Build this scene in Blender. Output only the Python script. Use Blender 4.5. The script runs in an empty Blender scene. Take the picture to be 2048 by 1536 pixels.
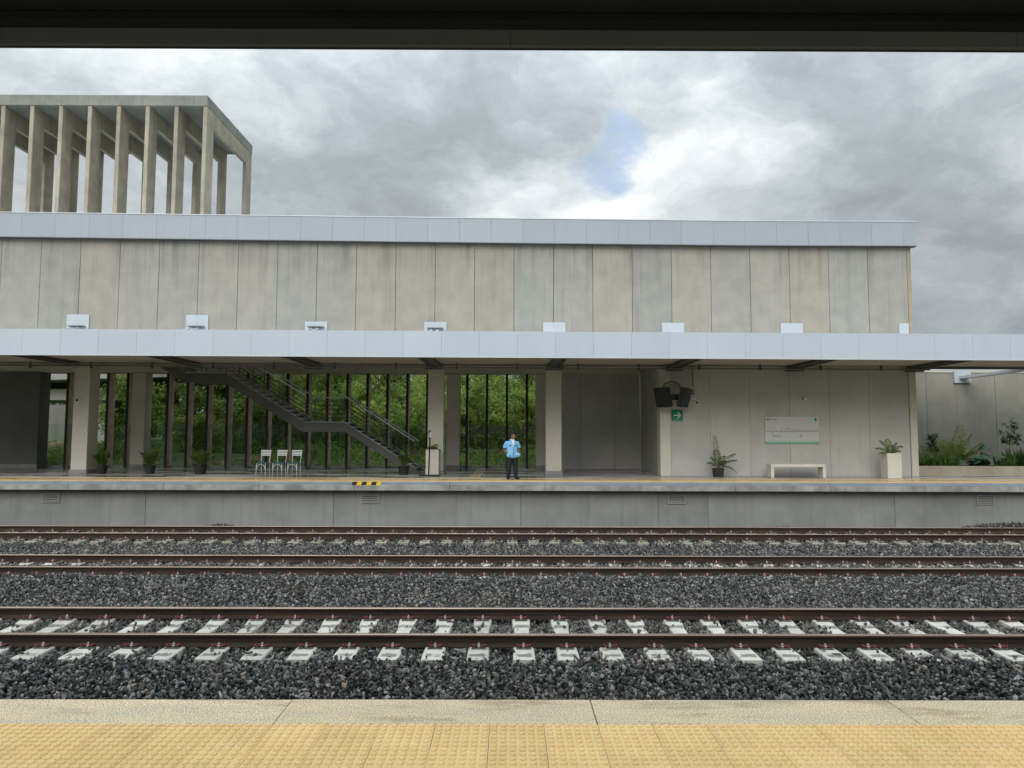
import bpy, bmesh, math, random
import numpy as np
from mathutils import Vector, Matrix, Euler
R = math.radians
random.seed(7)
S = bpy.context.scene
COL = S.collection

# ------------------------------------------------------------------ camera
cam_d = bpy.data.cameras.new('camera'); cam_d.sensor_width = 36.0; cam_d.lens = 1430/2048*36
cam_d.clip_start = 0.05; cam_d.clip_end = 6000
cam = bpy.data.objects.new('camera', cam_d); COL.objects.link(cam)
cam.matrix_world = Matrix.Translation((0, 0, 1.61)) @ (Matrix.Rotation(R(-.2), 4, 'Z') @ Matrix.Rotation(R(94.0), 4, 'X') @ Matrix.Rotation(R(.154), 4, 'Z'))
S.camera = cam

# ------------------------------------------------------------------ sun, exposure
SUN_EL, SUN_AZ = 36.0, 196.0          # degrees; azimuth clockwise from +Y: veiled by cloud behind the photographer
sun_d = bpy.data.lights.new('sun', 'SUN'); sun_d.energy = 1.05; sun_d.angle = R(45); sun_d.color = (1, .97, .92)
sun = bpy.data.objects.new('sun', sun_d); COL.objects.link(sun)
sd = Vector((math.sin(R(SUN_AZ))*math.cos(R(SUN_EL)), math.cos(R(SUN_AZ))*math.cos(R(SUN_EL)), math.sin(R(SUN_EL))))
sun.rotation_euler = (-sd).to_track_quat('-Z', 'Y').to_euler()
sun.location = (0, -10, 40)
S.view_settings.view_transform = 'Standard'; S.view_settings.look = 'None'
S.view_settings.exposure = 0.95; S.view_settings.gamma = 1.0
S.view_settings.use_curve_mapping = False
S.render.engine = 'CYCLES'
S.cycles.use_denoising = True
S.cycles.max_bounces = 5; S.cycles.diffuse_bounces = 3; S.cycles.glossy_bounces = 3; S.cycles.transmission_bounces = 4; S.cycles.transparent_max_bounces = 12
S.cycles.use_adaptive_sampling = True; S.cycles.adaptive_threshold = .02
S.cycles.sample_clamp_indirect = 6

# ------------------------------------------------------------------ node helpers
class N:
    def __init__(s, tree): s.t = tree; s.n = tree.nodes; s.l = tree.links
    def add(s, kind, **kw):
        n = s.n.new(kind)
        for k, v in kw.items(): setattr(n, k, v)
        return n
    def put(s, sock, v):
        if v is None: return
        if isinstance(v, bpy.types.NodeSocket): s.l.new(v, sock)
        else:
            if isinstance(v, (tuple, list)) and len(v) == 3 and sock.type == 'RGBA': v = (*v, 1)
            sock.default_value = v
    def math(s, op, a, b=None, c=None, clamp=False):
        n = s.add('ShaderNodeMath', operation=op, use_clamp=clamp)
        for i, v in enumerate((a, b, c)): s.put(n.inputs[i], v)
        return n.outputs[0]
    def vmath(s, op, a, b=None, scale=None):
        n = s.add('ShaderNodeVectorMath', operation=op)
        s.put(n.inputs[0], a); s.put(n.inputs[1], b)
        if scale is not None: s.put(n.inputs['Scale'], scale)
        return n.outputs['Value'] if op in ('DOT_PRODUCT', 'LENGTH', 'DISTANCE') else n.outputs[0]
    def mix(s, f, a, b, blend='MIX'):
        n = s.add('ShaderNodeMix', data_type='RGBA', blend_type=blend)
        s.put(n.inputs[0], f); s.put(n.inputs[6], a); s.put(n.inputs[7], b)
        return n.outputs[2]
    def noise(s, vec, scale, detail=4, rough=.55, dist=0.0, col=False):
        n = s.add('ShaderNodeTexNoise'); s.put(n.inputs['Vector'], vec)
        n.inputs['Scale'].default_value = scale; n.inputs['Detail'].default_value = detail
        n.inputs['Roughness'].default_value = rough; n.inputs['Distortion'].default_value = dist
        return n.outputs['Color' if col else 'Fac']
    def smooth(s, v, a, b, lo=0., hi=1.):
        n = s.add('ShaderNodeMapRange', interpolation_type='SMOOTHSTEP')
        s.put(n.inputs[0], v)
        for i, x in enumerate((a, b, lo, hi)): s.put(n.inputs[1+i], x)
        return n.outputs[0]
    def ramp(s, v, stops):
        n = s.add('ShaderNodeValToRGB'); s.put(n.inputs[0], v)
        e = n.color_ramp.elements
        while len(e) < len(stops): e.new(.5)
        for k, (p, c) in enumerate(stops): e[k].position = p; e[k].color = (*c, 1)
        return n.outputs[0]

# ------------------------------------------------------------------ world: overcast cloud layer over a Nishita sky
W = bpy.data.worlds.new('World'); S.world = W; W.use_nodes = True
w = N(W.node_tree); w.n.clear()
SKYB = ((3, 14, 7, 6, .19), (12, 17.5, 5, 6, .07), (16, 21, 3, 4, .05), (-9, 23.5, 6, 6, -.09), (-16, 20, 4, 6, -.04), (26, 21, 6, 8, -.04), (2, 27, 4, 5, -.06), (-26, 26, 6, 7, .07), (-20, 13, 6, 5, .06))
out = w.add('ShaderNodeOutputWorld'); bg = w.add('ShaderNodeBackground'); w.l.new(bg.outputs[0], out.inputs[0])
sky = w.add('ShaderNodeTexSky', sky_type='NISHITA'); sky.sun_disc = False
sky.sun_elevation = R(SUN_EL); sky.sun_rotation = R(SUN_AZ)
tc = w.add('ShaderNodeTexCoord').outputs['Generated']
dirn = w.vmath('NORMALIZE', tc)
sep = w.add('ShaderNodeSeparateXYZ'); w.l.new(dirn, sep.inputs[0])
zz = w.math('MAXIMUM', sep.outputs[2], 0.0)
comb = w.add('ShaderNodeCombineXYZ'); w.l.new(sep.outputs[0], comb.inputs[0]); w.l.new(sep.outputs[1], comb.inputs[1])
w.l.new(w.math('MULTIPLY', sep.outputs[2], 1.7), comb.inputs[2])
cp = w.vmath('ADD', comb.outputs[0], (3.15, .4, 1.7))
warp = w.noise(cp, 4.5, 6, .6, 0, True)
wv = w.vmath('SUBTRACT', warp, (.5, .5, .5))
cpw = w.vmath('ADD', cp, w.vmath('SCALE', wv, scale=.22))
dirw = w.vmath('NORMALIZE', w.vmath('ADD', dirn, w.vmath('SCALE', wv, scale=.30)))   # cloud banks with ragged outlines
def blob(x, y, ang, soft):           # soft bank of the cloud deck about a world direction (azimuth/elevation in degrees)
    a, e = R(x), R(y)
    c = (math.sin(a)*math.cos(e), math.cos(a)*math.cos(e), math.sin(e))
    d = w.vmath('DOT_PRODUCT', dirw, c)
    return w.smooth(d, math.cos(R(ang+soft)), math.cos(R(max(ang-soft, 0))))
big = w.noise(cpw, 2.1, 3, .5)
mid = w.noise(cpw, 6.0, 8, .62)
v = w.math('ADD', w.math('MULTIPLY', big, .42), w.math('MULTIPLY', mid, .58))
for (x, y, an, so, k) in SKYB:
    v = w.math('ADD', v, w.math('MULTIPLY', blob(x, y, an, so), k))
cloud = w.ramp(v, ((.35, (.275, .305, .325)), (.44, (.335, .37, .395)), (.52, (.42, .46, .485)), (.62, (.56, .60, .62)), (.76, (.80, .83, .84))))
hole = w.math('MULTIPLY', blob(7.4, 22.2, 1.0, 2.3), w.smooth(mid, .36, .47))
blue = w.mix(.5, w.mix(1.0, sky.outputs[0], (.085, .085, .085), 'MULTIPLY'), (.36, .52, .76))
skyc = w.mix(w.math('MULTIPLY', hole, .62), cloud, blue)
# overcast luminance rises towards the zenith (standard overcast sky)
lum = w.math('ADD', w.math('MULTIPLY', w.math('MULTIPLY', zz, zz), 2.9), .72)
skyl = w.vmath('SCALE', skyc, scale=lum)
below = w.smooth(sep.outputs[2], -.02, .0)
w.put(bg.inputs[0], w.mix(below, (.16, .16, .15), skyl)); bg.inputs[1].default_value = .67

# ------------------------------------------------------------------ materials
def new_mat(name):
    m = bpy.data.materials.new(name); m.use_nodes = True
    return m, N(m.node_tree), m.node_tree.nodes['Principled BSDF']
MATS = {}
def surf(name, c1, c2=None, speck_scale=180, scale=3., rough=.7, bump=0., bscale=60., metal=0., spec=.35, streak=0., speck=0., rnd=0., tint=False,
         stretch=(1, 1, 1), rvar=0., detail=4, coat=0., obj=False, streak_scale=(5, 5, .22), dirt=0., dirt_col=None, drip=None):
    """general weathered surface: two base tones by noise, optional rain streaks, speckle, per-piece tone, relief"""
    m, n, p = new_mat(name)
    if obj: pos = n.add('ShaderNodeTexCoord').outputs['Object']
    else: pos = n.add('ShaderNodeNewGeometry').outputs['Position']
    info = n.add('ShaderNodeObjectInfo')
    vec = n.vmath('MULTIPLY', pos, stretch)
    if rnd or obj:
        vec = n.vmath('ADD', vec, n.vmath('SCALE', (7.3, 3.1, 5.7), scale=info.outputs['Random']))
    c2 = c2 or tuple(x*.8 for x in c1)
    f = n.smooth(n.noise(vec, scale, detail, .6), .3, .7)
    c = n.mix(f, c1, c2)
    if tint: c = n.mix(1.0, c, info.outputs['Color'], 'MULTIPLY')
    if rnd:
        k = n.math('ADD', n.math('MULTIPLY', info.outputs['Random'], 2*rnd), 1-rnd)
        c = n.vmath('SCALE', c, scale=k)
    if streak:
        sv = n.vmath('MULTIPLY', pos, streak_scale)
        s1 = n.smooth(n.noise(sv, 1.0, 3, .6), .54, .78)
        s2 = n.smooth(n.noise(n.vmath('MULTIPLY', sv, (3.1, 3.1, 1.4)), 1.0, 2, .6), .55, .75)
        k = n.math('SUBTRACT', 1.0, n.math('MULTIPLY', n.math('ADD', s1, n.math('MULTIPLY', s2, .7)), streak))
        c = n.vmath('SCALE', c, scale=k)
    if drip:                                   # dark runs where rain comes off the roof edge
        sx = n.add('ShaderNodeSeparateXYZ'); n.l.new(pos, sx.inputs[0])
        run = n.smooth(n.noise(n.vmath('MULTIPLY', pos, (2.2, 2.2, .10)), 1.0, 5, .65), .46, .66)
        top = n.smooth(n.math('ADD', sx.outputs[2], n.math('MULTIPLY', n.noise(n.vmath('MULTIPLY', pos, (5, 5, .3)), 1.0, 3), 1.6)), drip[1]+.6, drip[0]+1.1)
        c = n.vmath('SCALE', c, scale=n.math('SUBTRACT', 1.0, n.math('MULTIPLY', n.math('MULTIPLY', run, top), .30)))
    if dirt:
        d1 = n.smooth(n.noise(vec, scale*.6, 5, .68), .52, .70)
        c = n.mix(n.math('MULTIPLY', d1, dirt), c, dirt_col or tuple(x*.45 for x in c1))
    if speck:
        s = n.smooth(n.noise(pos, speck_scale, 2, .6), .3, .7)
        c = n.vmath('SCALE', c, scale=n.math('ADD', n.math('MULTIPLY', s, 2*speck), 1-speck))
    n.put(p.inputs['Base Color'], c)
    p.inputs['Metallic'].default_value = metal
    p.inputs['Specular IOR Level'].default_value = spec
    if rvar: n.put(p.inputs['Roughness'], n.math('ADD', n.math('MULTIPLY', n.math('SUBTRACT', n.noise(vec, scale*1.7, 4), .5), rvar*2), rough, clamp=True))
    else: p.inputs['Roughness'].default_value = rough
    if coat: p.inputs['Coat Weight'].default_value = coat
    if bump:
        b = n.add('ShaderNodeBump'); b.inputs['Strength'].default_value = bump; b.inputs['Distance'].default_value = .02
        n.l.new(n.noise(pos, bscale, 4, .6), b.inputs['Height']); n.l.new(b.outputs[0], p.inputs['Normal'])
    MATS[name] = m
    return m

surf('wall_concrete', (.385, .365, .328), (.33, .315, .287), drip=(9.15, 7.0), scale=1.6, rough=.85, bump=.25, bscale=35, streak=.15, speck=.10, tint=True, dirt=.04, streak_scale=(4.2, 4.2, .16))
surf('low_concrete', (.50, .485, .45), (.44, .43, .40), scale=.8, rough=.8, bump=.2, bscale=30, streak=.11, speck=.08, rnd=.04, dirt=.12, streak_scale=(2.0, 2.0, .10))
surf('plinth_concrete', (.27, .275, .262), (.21, .215, .207), scale=.7, rough=.85, bump=.25, bscale=25, streak=.18, speck=.08, rnd=.04, dirt=.25)
surf('column_concrete', (.60, .57, .49), (.55, .52, .445), scale=1.0, rough=.75, bump=.1, bscale=30, speck=.05, streak=.06)
surf('column_foot', (.30, .30, .29), (.25, .25, .24), scale=2, rough=.6)
surf('tower_concrete', (.44, .39, .31), (.32, .285, .235), scale=.9, rough=.9, bump=.3, bscale=20, streak=.30, speck=.08, rnd=.12, dirt=.3)
surf('tower_edge', (.31, .305, .28), (.23, .23, .215), scale=.8, rough=.9, bump=.3, bscale=20, streak=.25, dirt=.35)
surf('fin_concrete', (.66, .52, .41), (.46, .34, .26), scale=2.5, rough=.85, streak=.25, rnd=.15, bump=.2, bscale=30)
surf('dark_panel', (.16, .16, .15), (.13, .13, .12), scale=.8, rough=.8, streak=.12)
surf('black_steel', (.012, .012, .013), (.02, .02, .02), scale=3, rough=.5)
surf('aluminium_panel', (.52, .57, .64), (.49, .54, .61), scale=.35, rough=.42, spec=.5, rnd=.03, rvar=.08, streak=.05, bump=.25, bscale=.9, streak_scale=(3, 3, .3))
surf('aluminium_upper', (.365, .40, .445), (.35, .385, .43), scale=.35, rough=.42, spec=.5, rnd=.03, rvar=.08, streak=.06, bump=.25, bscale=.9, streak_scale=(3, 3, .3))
surf('fascia_trim', (.70, .74, .78), (.62, .66, .70), scale=1, rough=.35, spec=.5)
surf('plate_steel', (.50, .55, .60), (.46, .51, .56), scale=1.5, rough=.45, streak=.1)
surf('soffit', (.52, .48, .41), (.46, .42, .36), scale=.7, rough=.7, streak=0, dirt=.15)
surf('beam_steel', (.10, .10, .10), (.075, .075, .075), scale=2, rough=.55, spec=.4)
surf('grey_steel', (.30, .30, .29), (.26, .26, .25), scale=2, rough=.5, spec=.45)
surf('stair_steel', (.12, .12, .113), (.10, .10, .095), scale=1.5, rough=.5, spec=.4, rnd=.05)
surf('tread_steel', (.42, .42, .41), (.33, .33, .32), scale=4, rough=.5, spec=.5)  # pale tone holds the wet reflection on the treads
surf('conduit', (.22, .22, .21), (.16, .16, .15), scale=3, rough=.45, spec=.5)
surf('kerb_concrete', (.90, .76, .51), (.79, .69, .51), scale=2.8, rough=.9, bump=.7, bscale=90, speck=.5, speck_scale=120, rnd=.04, dirt=.75, stretch=(.55, 2.2, 1), dirt_col=(.44, .34, .21))
surf('tactile_yellow', (.95, .72, .36), (.90, .66, .31), scale=5, rough=.65, rnd=.05, speck=.06, dirt=.25, dirt_col=(.62, .44, .20))
surf('tactile_far', (.78, .55, .24), (.62, .44, .20), scale=2, rough=.5, dirt=.2)
surf('joint_dark', (.20, .15, .09), (.12, .10, .07), scale=6, rough=.9)
surf('edge_bluegrey', (.27, .31, .36), (.22, .25, .29), scale=1.2, rough=.6, dirt=.2)
surf('edge_rough', (.37, .37, .34), (.20, .20, .185), scale=1.8, rough=.9, bump=.5, bscale=20, dirt=.5)
surf('sleeper', (.62, .61, .56), (.56, .55, .51), scale=3, rough=.8, bump=.2, bscale=60, rnd=.06, dirt=.18)
surf('clip_red', (.15, .025, .030), (.10, .02, .022), scale=20, rough=.5)
surf('bolt_steel', (.55, .52, .48), (.35, .32, .30), scale=30, rough=.4, metal=.7)
surf('rubber', (.018, .018, .02), (.03, .03, .03), scale=8, rough=.6, rnd=.2)
surf('soil_dark', (.03, .024, .018), (.05, .04, .03), scale=20, rough=1)
surf('planter_white', (.66, .62, .54), (.60, .56, .48), scale=2, rough=.7, streak=.06, dirt=.08)
surf('bench_white', (.68, .64, .57), (.60, .56, .49), scale=2, rough=.7, streak=.06, dirt=.1)
surf('chair_white', (.82, .83, .82), (.76, .77, .76), scale=5, rough=.35, spec=.5)
surf('seat_teal', (.03, .17, .22), (.025, .14, .19), scale=8, rough=.5)
surf('sign_grey', (.55, .55, .535), (.53, .53, .515), scale=1, rough=.4)
surf('sign_green', (.005, .22, .12), (.005, .20, .11), scale=1, rough=.4)
surf('sign_pale_green', (.22, .50, .38), (.21, .48, .36), scale=1, rough=.4)
surf('sign_ink', (.06, .06, .06), (.05, .05, .05), scale=1, rough=.5)
surf('sign_white', (.72, .74, .72), (.70, .72, .70), scale=1, rough=.4)
surf('white_plastic', (.75, .75, .72), (.7, .7, .68), scale=3, rough=.4)
surf('screen_black', (.012, .014, .018), (.016, .018, .022), scale=3, rough=.35, spec=.5)
surf('screen_panel', (.045, .052, .048), (.04, .046, .043), scale=2, rough=.25, spec=.5)
surf('hazard_yellow', (.80, .50, .03), (.75, .46, .03), scale=4, rough=.5)
surf('hazard_black', (.015, .015, .015), (.02, .02, .02), scale=4, rough=.5)
surf('skin', (.30, .14, .085), (.27, .125, .075), scale=8, rough=.55)
surf('hair_black', (.010, .009, .008), (.016, .014, .012), scale=30, rough=.5)
surf('shirt_blue', (.235, .53, .84), (.20, .47, .78), scale=7, rough=.8)
surf('shirt_navy', (.015, .02, .045), (.02, .025, .05), scale=7, rough=.8)
surf('shirt_white', (.8, .82, .84), (.75, .77, .8), scale=7, rough=.8)
surf('trousers', (.014, .015, .018), (.02, .02, .024), scale=8, rough=.8)
surf('boots', (.010, .010, .010), (.016, .016, .016), scale=8, rough=.45)
surf('bark', (.15, .12, .085), (.09, .07, .05), scale=8, rough=.95, stretch=(1, 1, .3))
surf('bark_pale', (.34, .31, .26), (.22, .20, .165), scale=6, rough=.9, stretch=(1, 1, .3))
surf('overpass_concrete', (.42, .41, .38), (.33, .32, .30), scale=.5, rough=.9, streak=.2, dirt=.2)
surf('brick_pale', (.62, .52, .38), (.52, .42, .31), scale=3, rough=.9, rnd=.1)
surf('near_black', (.016, .016, .015), (.012, .012, .011), scale=1, rough=.6, spec=.25)  # black stands in for the unlit underside of the near canopy
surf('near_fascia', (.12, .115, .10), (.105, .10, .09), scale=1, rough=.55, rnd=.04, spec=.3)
surf('planter_kerb', (.44, .40, .32), (.34, .30, .235), scale=1.4, rough=.9, streak=.1, dirt=.35)

# rails: brown rust, darker web
m, n, p = new_mat('rail_rust'); MATS['rail_rust'] = m
pos = n.add('ShaderNodeNewGeometry').outputs['Position']
f = n.noise(n.vmath('MULTIPLY', pos, (.8, 6, 14)), 1.2, 6, .65)
c = n.ramp(f, ((.3, (.018, .012, .0095)), (.5, (.033, .021, .0155)), (.72, (.062, .039, .027))))
n.put(p.inputs['Base Color'], c); p.inputs['Roughness'].default_value = .7; p.inputs['Specular IOR Level'].default_value = .3
m, n, p = new_mat('rail_head'); MATS['rail_head'] = m
pos = n.add('ShaderNodeNewGeometry').outputs['Position']
f = n.noise(n.vmath('MULTIPLY', pos, (.5, 30, 30)), 1.0, 5, .6)
n.put(p.inputs['Base Color'], n.ramp(f, ((.3, (.20, .135, .105)), (.7, (.42, .34, .29)))))
p.inputs['Roughness'].default_value = .38; p.inputs['Metallic'].default_value = .5

# platform floor: large wet grey paving with joints and puddles
m, n, p = new_mat('wet_paving'); MATS['wet_paving'] = m
pos = n.add('ShaderNodeNewGeometry').outputs['Position']
br = n.add('ShaderNodeTexBrick'); br.offset = 0.0; n.l.new(pos, br.inputs['Vector'])
br.inputs['Scale'].default_value = 1.0; br.inputs['Brick Width'].default_value = .9; br.inputs['Row Height'].default_value = .6
br.inputs['Mortar Size'].default_value = .008
br.inputs['Color1'].default_value = (.50, .495, .475, 1); br.inputs['Color2'].default_value = (.42, .42, .405, 1); br.inputs['Mortar'].default_value = (.08, .08, .075, 1)  # tones raised to stand in for reflections on the wet floor
big = n.noise(n.vmath('MULTIPLY', pos, (.35, 1.0, 1)), .9, 5, .6)
wet = n.smooth(big, .43, .55)
c = n.mix(n.math('MULTIPLY', wet, .6), br.outputs[0], (.16, .16, .155))
n.put(p.inputs['Base Color'], c)
n.put(p.inputs['Roughness'], n.math('SUBTRACT', .52, n.math('MULTIPLY', wet, .44)))
p.inputs['Specular IOR Level'].default_value = .5

# glass
m, n, p = new_mat('glass'); MATS['glass'] = m
n.n.remove(p); o_ = n.n['Material Output']
tr = n.add('ShaderNodeBsdfTransparent'); tr.inputs[0].default_value = (.88, .925, .90, 1)
gl = n.add('ShaderNodeBsdfGlossy'); gl.inputs['Roughness'].default_value = .02
fr = n.add('ShaderNodeFresnel'); fr.inputs[0].default_value = 1.5
mx = n.add('ShaderNodeMixShader'); n.l.new(n.math('MULTIPLY', fr.outputs[0], .4), mx.inputs[0]); n.l.new(tr.outputs[0], mx.inputs[1]); n.l.new(gl.outputs[0], mx.inputs[2])
n.l.new(mx.outputs[0], o_.inputs[0])

# foliage with light passing through
def leaf_mat(name, dark, light, scale=1.2, trans=.3, rough=.5):
    m, n, p = new_mat(name); MATS[name] = m
    pos = n.add('ShaderNodeNewGeometry').outputs['Position']
    info = n.add('ShaderNodeObjectInfo')
    a = n.noise(pos, scale, 3, .6); b = n.noise(pos, scale*9, 2, .6)
    f = n.smooth(n.math('ADD', n.math('MULTIPLY', a, .6), n.math('MULTIPLY', b, .4)), .36, .64)
    c = n.mix(f, dark, light)
    c = n.vmath('SCALE', c, scale=n.math('ADD', n.math('MULTIPLY', info.outputs['Random'], .4), .8))
    n.put(p.inputs['Base Color'], c); p.inputs['Roughness'].default_value = rough; p.inputs['Specular IOR Level'].default_value = .3
    t = n.add('ShaderNodeBsdfTranslucent'); n.put(t.inputs[0], c)
    mx = n.add('ShaderNodeMixShader'); mx.inputs[0].default_value = trans
    n.l.new(p.outputs[0], mx.inputs[1]); n.l.new(t.outputs[0], mx.inputs[2]); n.l.new(mx.outputs[0], n.n['Material Output'].inputs[0])
leaf_mat('leaf_dark', (.05, .09, .028), (.19, .26, .07), .8, .45)
leaf_mat('leaf_mid', (.085, .15, .035), (.32, .42, .09), .9, .5)
leaf_mat('leaf_bright', (.12, .20, .04), (.48, .56, .13), 1.0, .5)
leaf_mat('leaf_palm', (.06, .10, .022), (.17, .23, .05), 3., .35)
leaf_mat('leaf_bed', (.045, .10, .026), (.13, .23, .055), 3., .35)
leaf_mat('leaf_broad', (.05, .12, .055), (.09, .19, .09), 3., .25)
leaf_mat('leaf_bedpalm', (.13, .20, .035), (.32, .40, .085), 3., .45)

# ballast stones: each its own tone
m, n, p = new_mat('ballast_stone'); MATS['ballast_stone'] = m
info = n.add('ShaderNodeObjectInfo'); pos = n.add('ShaderNodeTexCoord').outputs['Object']
c = n.ramp(info.outputs['Random'], ((0, (.010, .010, .0105)), (.34, (.030, .0305, .031)), (.66, (.080, .080, .079)), (.96, (.25, .248, .238)), (1, (.34, .27, .20))))
c = n.vmath('SCALE', c, scale=n.math('ADD', n.noise(pos, 2.5, 2, .6), .5))
wp = n.add('ShaderNodeNewGeometry').outputs['Position']; sy = n.add('ShaderNodeSeparateXYZ'); n.l.new(wp, sy.inputs[0])
dust = n.math('MULTIPLY', n.smooth(n.noise(n.vmath('MULTIPLY', wp, (.5, 1.6, 1)), 1.1, 4, .6), .45, .70), .22)      # pale dust and brown rust drifted around the rails
for yc_ in (10.98, 16.47, 21.15):
    dd = n.math('ABSOLUTE', n.math('SUBTRACT', sy.outputs[1], yc_))
    dust = n.math('ADD', dust, n.math('MULTIPLY', n.smooth(dd, .95, .45), .20))
c = n.mix(dust, c, n.mix(n.smooth(n.noise(wp, .8, 3, .6), .45, .6), (.17, .165, .15), (.15, .115, .085)))
n.put(p.inputs['Base Color'], c); p.inputs['Roughness'].default_value = .55; p.inputs['Specular IOR Level'].default_value = .45
surf('trackbed', (.014, .014, .014), (.025, .025, .025), scale=14, rough=.95, bump=.6, bscale=25)  # near-black paints in the shade of the gaps between stones
# ground behind the station
m, n, p = new_mat('earth'); MATS['earth'] = m
pos = n.add('ShaderNodeNewGeometry').outputs['Position']
spx = n.add('ShaderNodeSeparateXYZ'); n.l.new(pos, spx.inputs[0])
f = n.smooth(n.math('ADD', n.noise(pos, .16, 6, .6), n.math('MULTIPLY', n.smooth(n.vmath('DISTANCE', pos, (-17, 40, 0)), 5, 8), .4)), .47, .56); g = n.noise(pos, 3, 6, .7)
c = n.mix(f, n.mix(g, (.36, .20, .12), (.50, .34, .22)), n.mix(g, (.03, .07, .015), (.09, .15, .035)))
n.put(p.inputs['Base Color'], c); p.inputs['Roughness'].default_value = 1

# ------------------------------------------------------------------ mesh helpers
class B:
    """collects shapes; build() links them as one mesh object"""
    def __init__(s): s.v = []; s.f = []; s.m = []; s.cur = 0
    def face(s, *idx): s.f.append(idx); s.m.append(s.cur)
    def quad(s, *pts):
        k = len(s.v); s.v += [tuple(p) for p in pts]; s.face(*range(k, k+len(pts)))
    def box(s, x0, x1, y0, y1, z0, z1):
        k = len(s.v)
        s.v += [(x0, y0, z0), (x1, y0, z0), (x1, y1, z0), (x0, y1, z0), (x0, y0, z1), (x1, y0, z1), (x1, y1, z1), (x0, y1, z1)]
        for q in ((0, 3, 2, 1), (4, 5, 6, 7), (0, 1, 5, 4), (1, 2, 6, 5), (2, 3, 7, 6), (3, 0, 4, 7)): s.face(*[k+i for i in q])
        return s
    def hexa(s, p):                      # eight corners, bottom ring then top ring
        k = len(s.v); s.v += [tuple(q) for q in p]
        for q in ((0, 3, 2, 1), (4, 5, 6, 7), (0, 1, 5, 4), (1, 2, 6, 5), (2, 3, 7, 6), (3, 0, 4, 7)): s.face(*[k+i for i in q])
        return s
    def extrude_poly(s, pts, axis, a, b):   # polygon in a plane, swept along axis ('x','y','z') from a to b
        k = len(s.v); n_ = len(pts)
        def mk(p, t): return {'x': (t, p[0], p[1]), 'y': (p[0], t, p[1]), 'z': (p[0], p[1], t)}[axis]
        s.v += [mk(p, a) for p in pts] + [mk(p, b) for p in pts]
        s.face(*[k+i for i in range(n_)][::-1]); s.face(*[k+n_+i for i in range(n_)])
        for i in range(n_): j = (i+1) % n_; s.face(k+i, k+j, k+n_+j, k+n_+i)
        return s
    def rings(s, rs, cap=True):
        k = len(s.v); n_ = len(rs[0])
        for r in rs: s.v += [tuple(p) for p in r]
        for a in range(len(rs)-1):
            for i in range(n_):
                j = (i+1) % n_; s.face(k+a*n_+i, k+a*n_+j, k+(a+1)*n_+j, k+(a+1)*n_+i)
        if cap:
            s.face(*[k+i for i in range(n_)][::-1]); s.face(*[k+(len(rs)-1)*n_+i for i in range(n_)])
        return s
    def tube(s, pts, rad, n_=8):
        pts = [Vector(p) for p in pts]
        if not isinstance(rad, (list, tuple)): rad = [rad]*len(pts)
        rs = []; up = None
        for i, p in enumerate(pts):
            d = (pts[min(i+1, len(pts)-1)] - pts[max(i-1, 0)]).normalized()
            if up is None: up = d.orthogonal().normalized()
            u = (up - d*up.dot(d))
            u = u.normalized() if u.length > 1e-4 else d.orthogonal().normalized()
            up = u; v_ = d.cross(u)
            r = rad[i]; ra, rb = (r if isinstance(r, (list, tuple)) else (r, r))
            rs.append([p + u*ra*math.cos(2*math.pi*t/n_) + v_*rb*math.sin(2*math.pi*t/n_) for t in range(n_)])
        return s.rings(rs)
    def loft(s, secs, n_=20):            # horizontal ellipses (x, y, z, rx, ry)
        return s.rings([[(x+rx*math.cos(2*math.pi*t/n_), y+ry*math.sin(2*math.pi*t/n_), z) for t in range(n_)] for x, y, z, rx, ry in secs])
    def ball(s, c, r, n_=12, m_=8):
        rx, ry, rz = r if isinstance(r, (list, tuple)) else (r, r, r)
        return s.loft([(c[0], c[1], c[2]+rz*math.cos(math.pi*(1-i/m_))*.999, max(rx*math.sin(math.pi*i/m_), 1e-3), max(ry*math.sin(math.pi*i/m_), 1e-3)) for i in range(m_+1)], n_)
    def mesh(s, name, mats, smooth=False, bevel=0., off=(0, 0, 0)):
        me = bpy.data.meshes.new(name)
        o = Vector(off)
        me.from_pydata([tuple(Vector(v)-o) for v in s.v], [], s.f)
        for m_ in (mats if isinstance(mats, (list, tuple)) else [mats]): me.materials.append(MATS[m_])
        if len(set(s.m)) > 1: me.polygons.foreach_set('material_index', s.m)
        if bevel:
            bm = bmesh.new(); bm.from_mesh(me)
            bmesh.ops.bevel(bm, geom=bm.edges[:], offset=bevel, segments=1, affect='EDGES', clamp_overlap=True)
            bm.to_mesh(me); bm.free()
        if smooth: me.polygons.foreach_set('use_smooth', [True]*len(me.polygons))
        me.update(); return me
    def build(s, name, mats, parent=None, smooth=False, bevel=0., origin=None):
        base = wloc(parent) if parent else Vector((0, 0, 0))
        org = Vector(origin) if origin is not None else base
        me = s.mesh(name, mats, smooth, bevel, org)
        return put(name, me, parent, org - base)
def wloc(o):
    v = Vector(o.location)
    while o.parent: o = o.parent; v += o.location
    return v
def put(name, me, parent=None, loc=(0, 0, 0), rot=None, scale=None):
    o = bpy.data.objects.new(name, me); COL.objects.link(o)
    o.location = loc
    if parent: o.parent = parent
    if rot: o.rotation_euler = rot
    if scale: o.scale = scale
    return o
def tag(o, label, cat, group=None, kind=None):
    o['label'] = label; o['category'] = cat
    if group: o['group'] = group
    if kind: o['kind'] = kind
    return o
def thing(name, loc, label, cat, group=None):
    o = bpy.data.objects.new(name, None); COL.objects.link(o); o.location = loc; o.empty_display_size = .3
    return tag(o, label, cat, group)
def struct(name, o=None, loc=(0, 0, 0), label=None, kind='structure'):
    if o is None:
        o = bpy.data.objects.new(name, None); COL.objects.link(o); o.location = loc
    o['kind'] = kind
    if label: o['label'] = label
    return o
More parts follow.
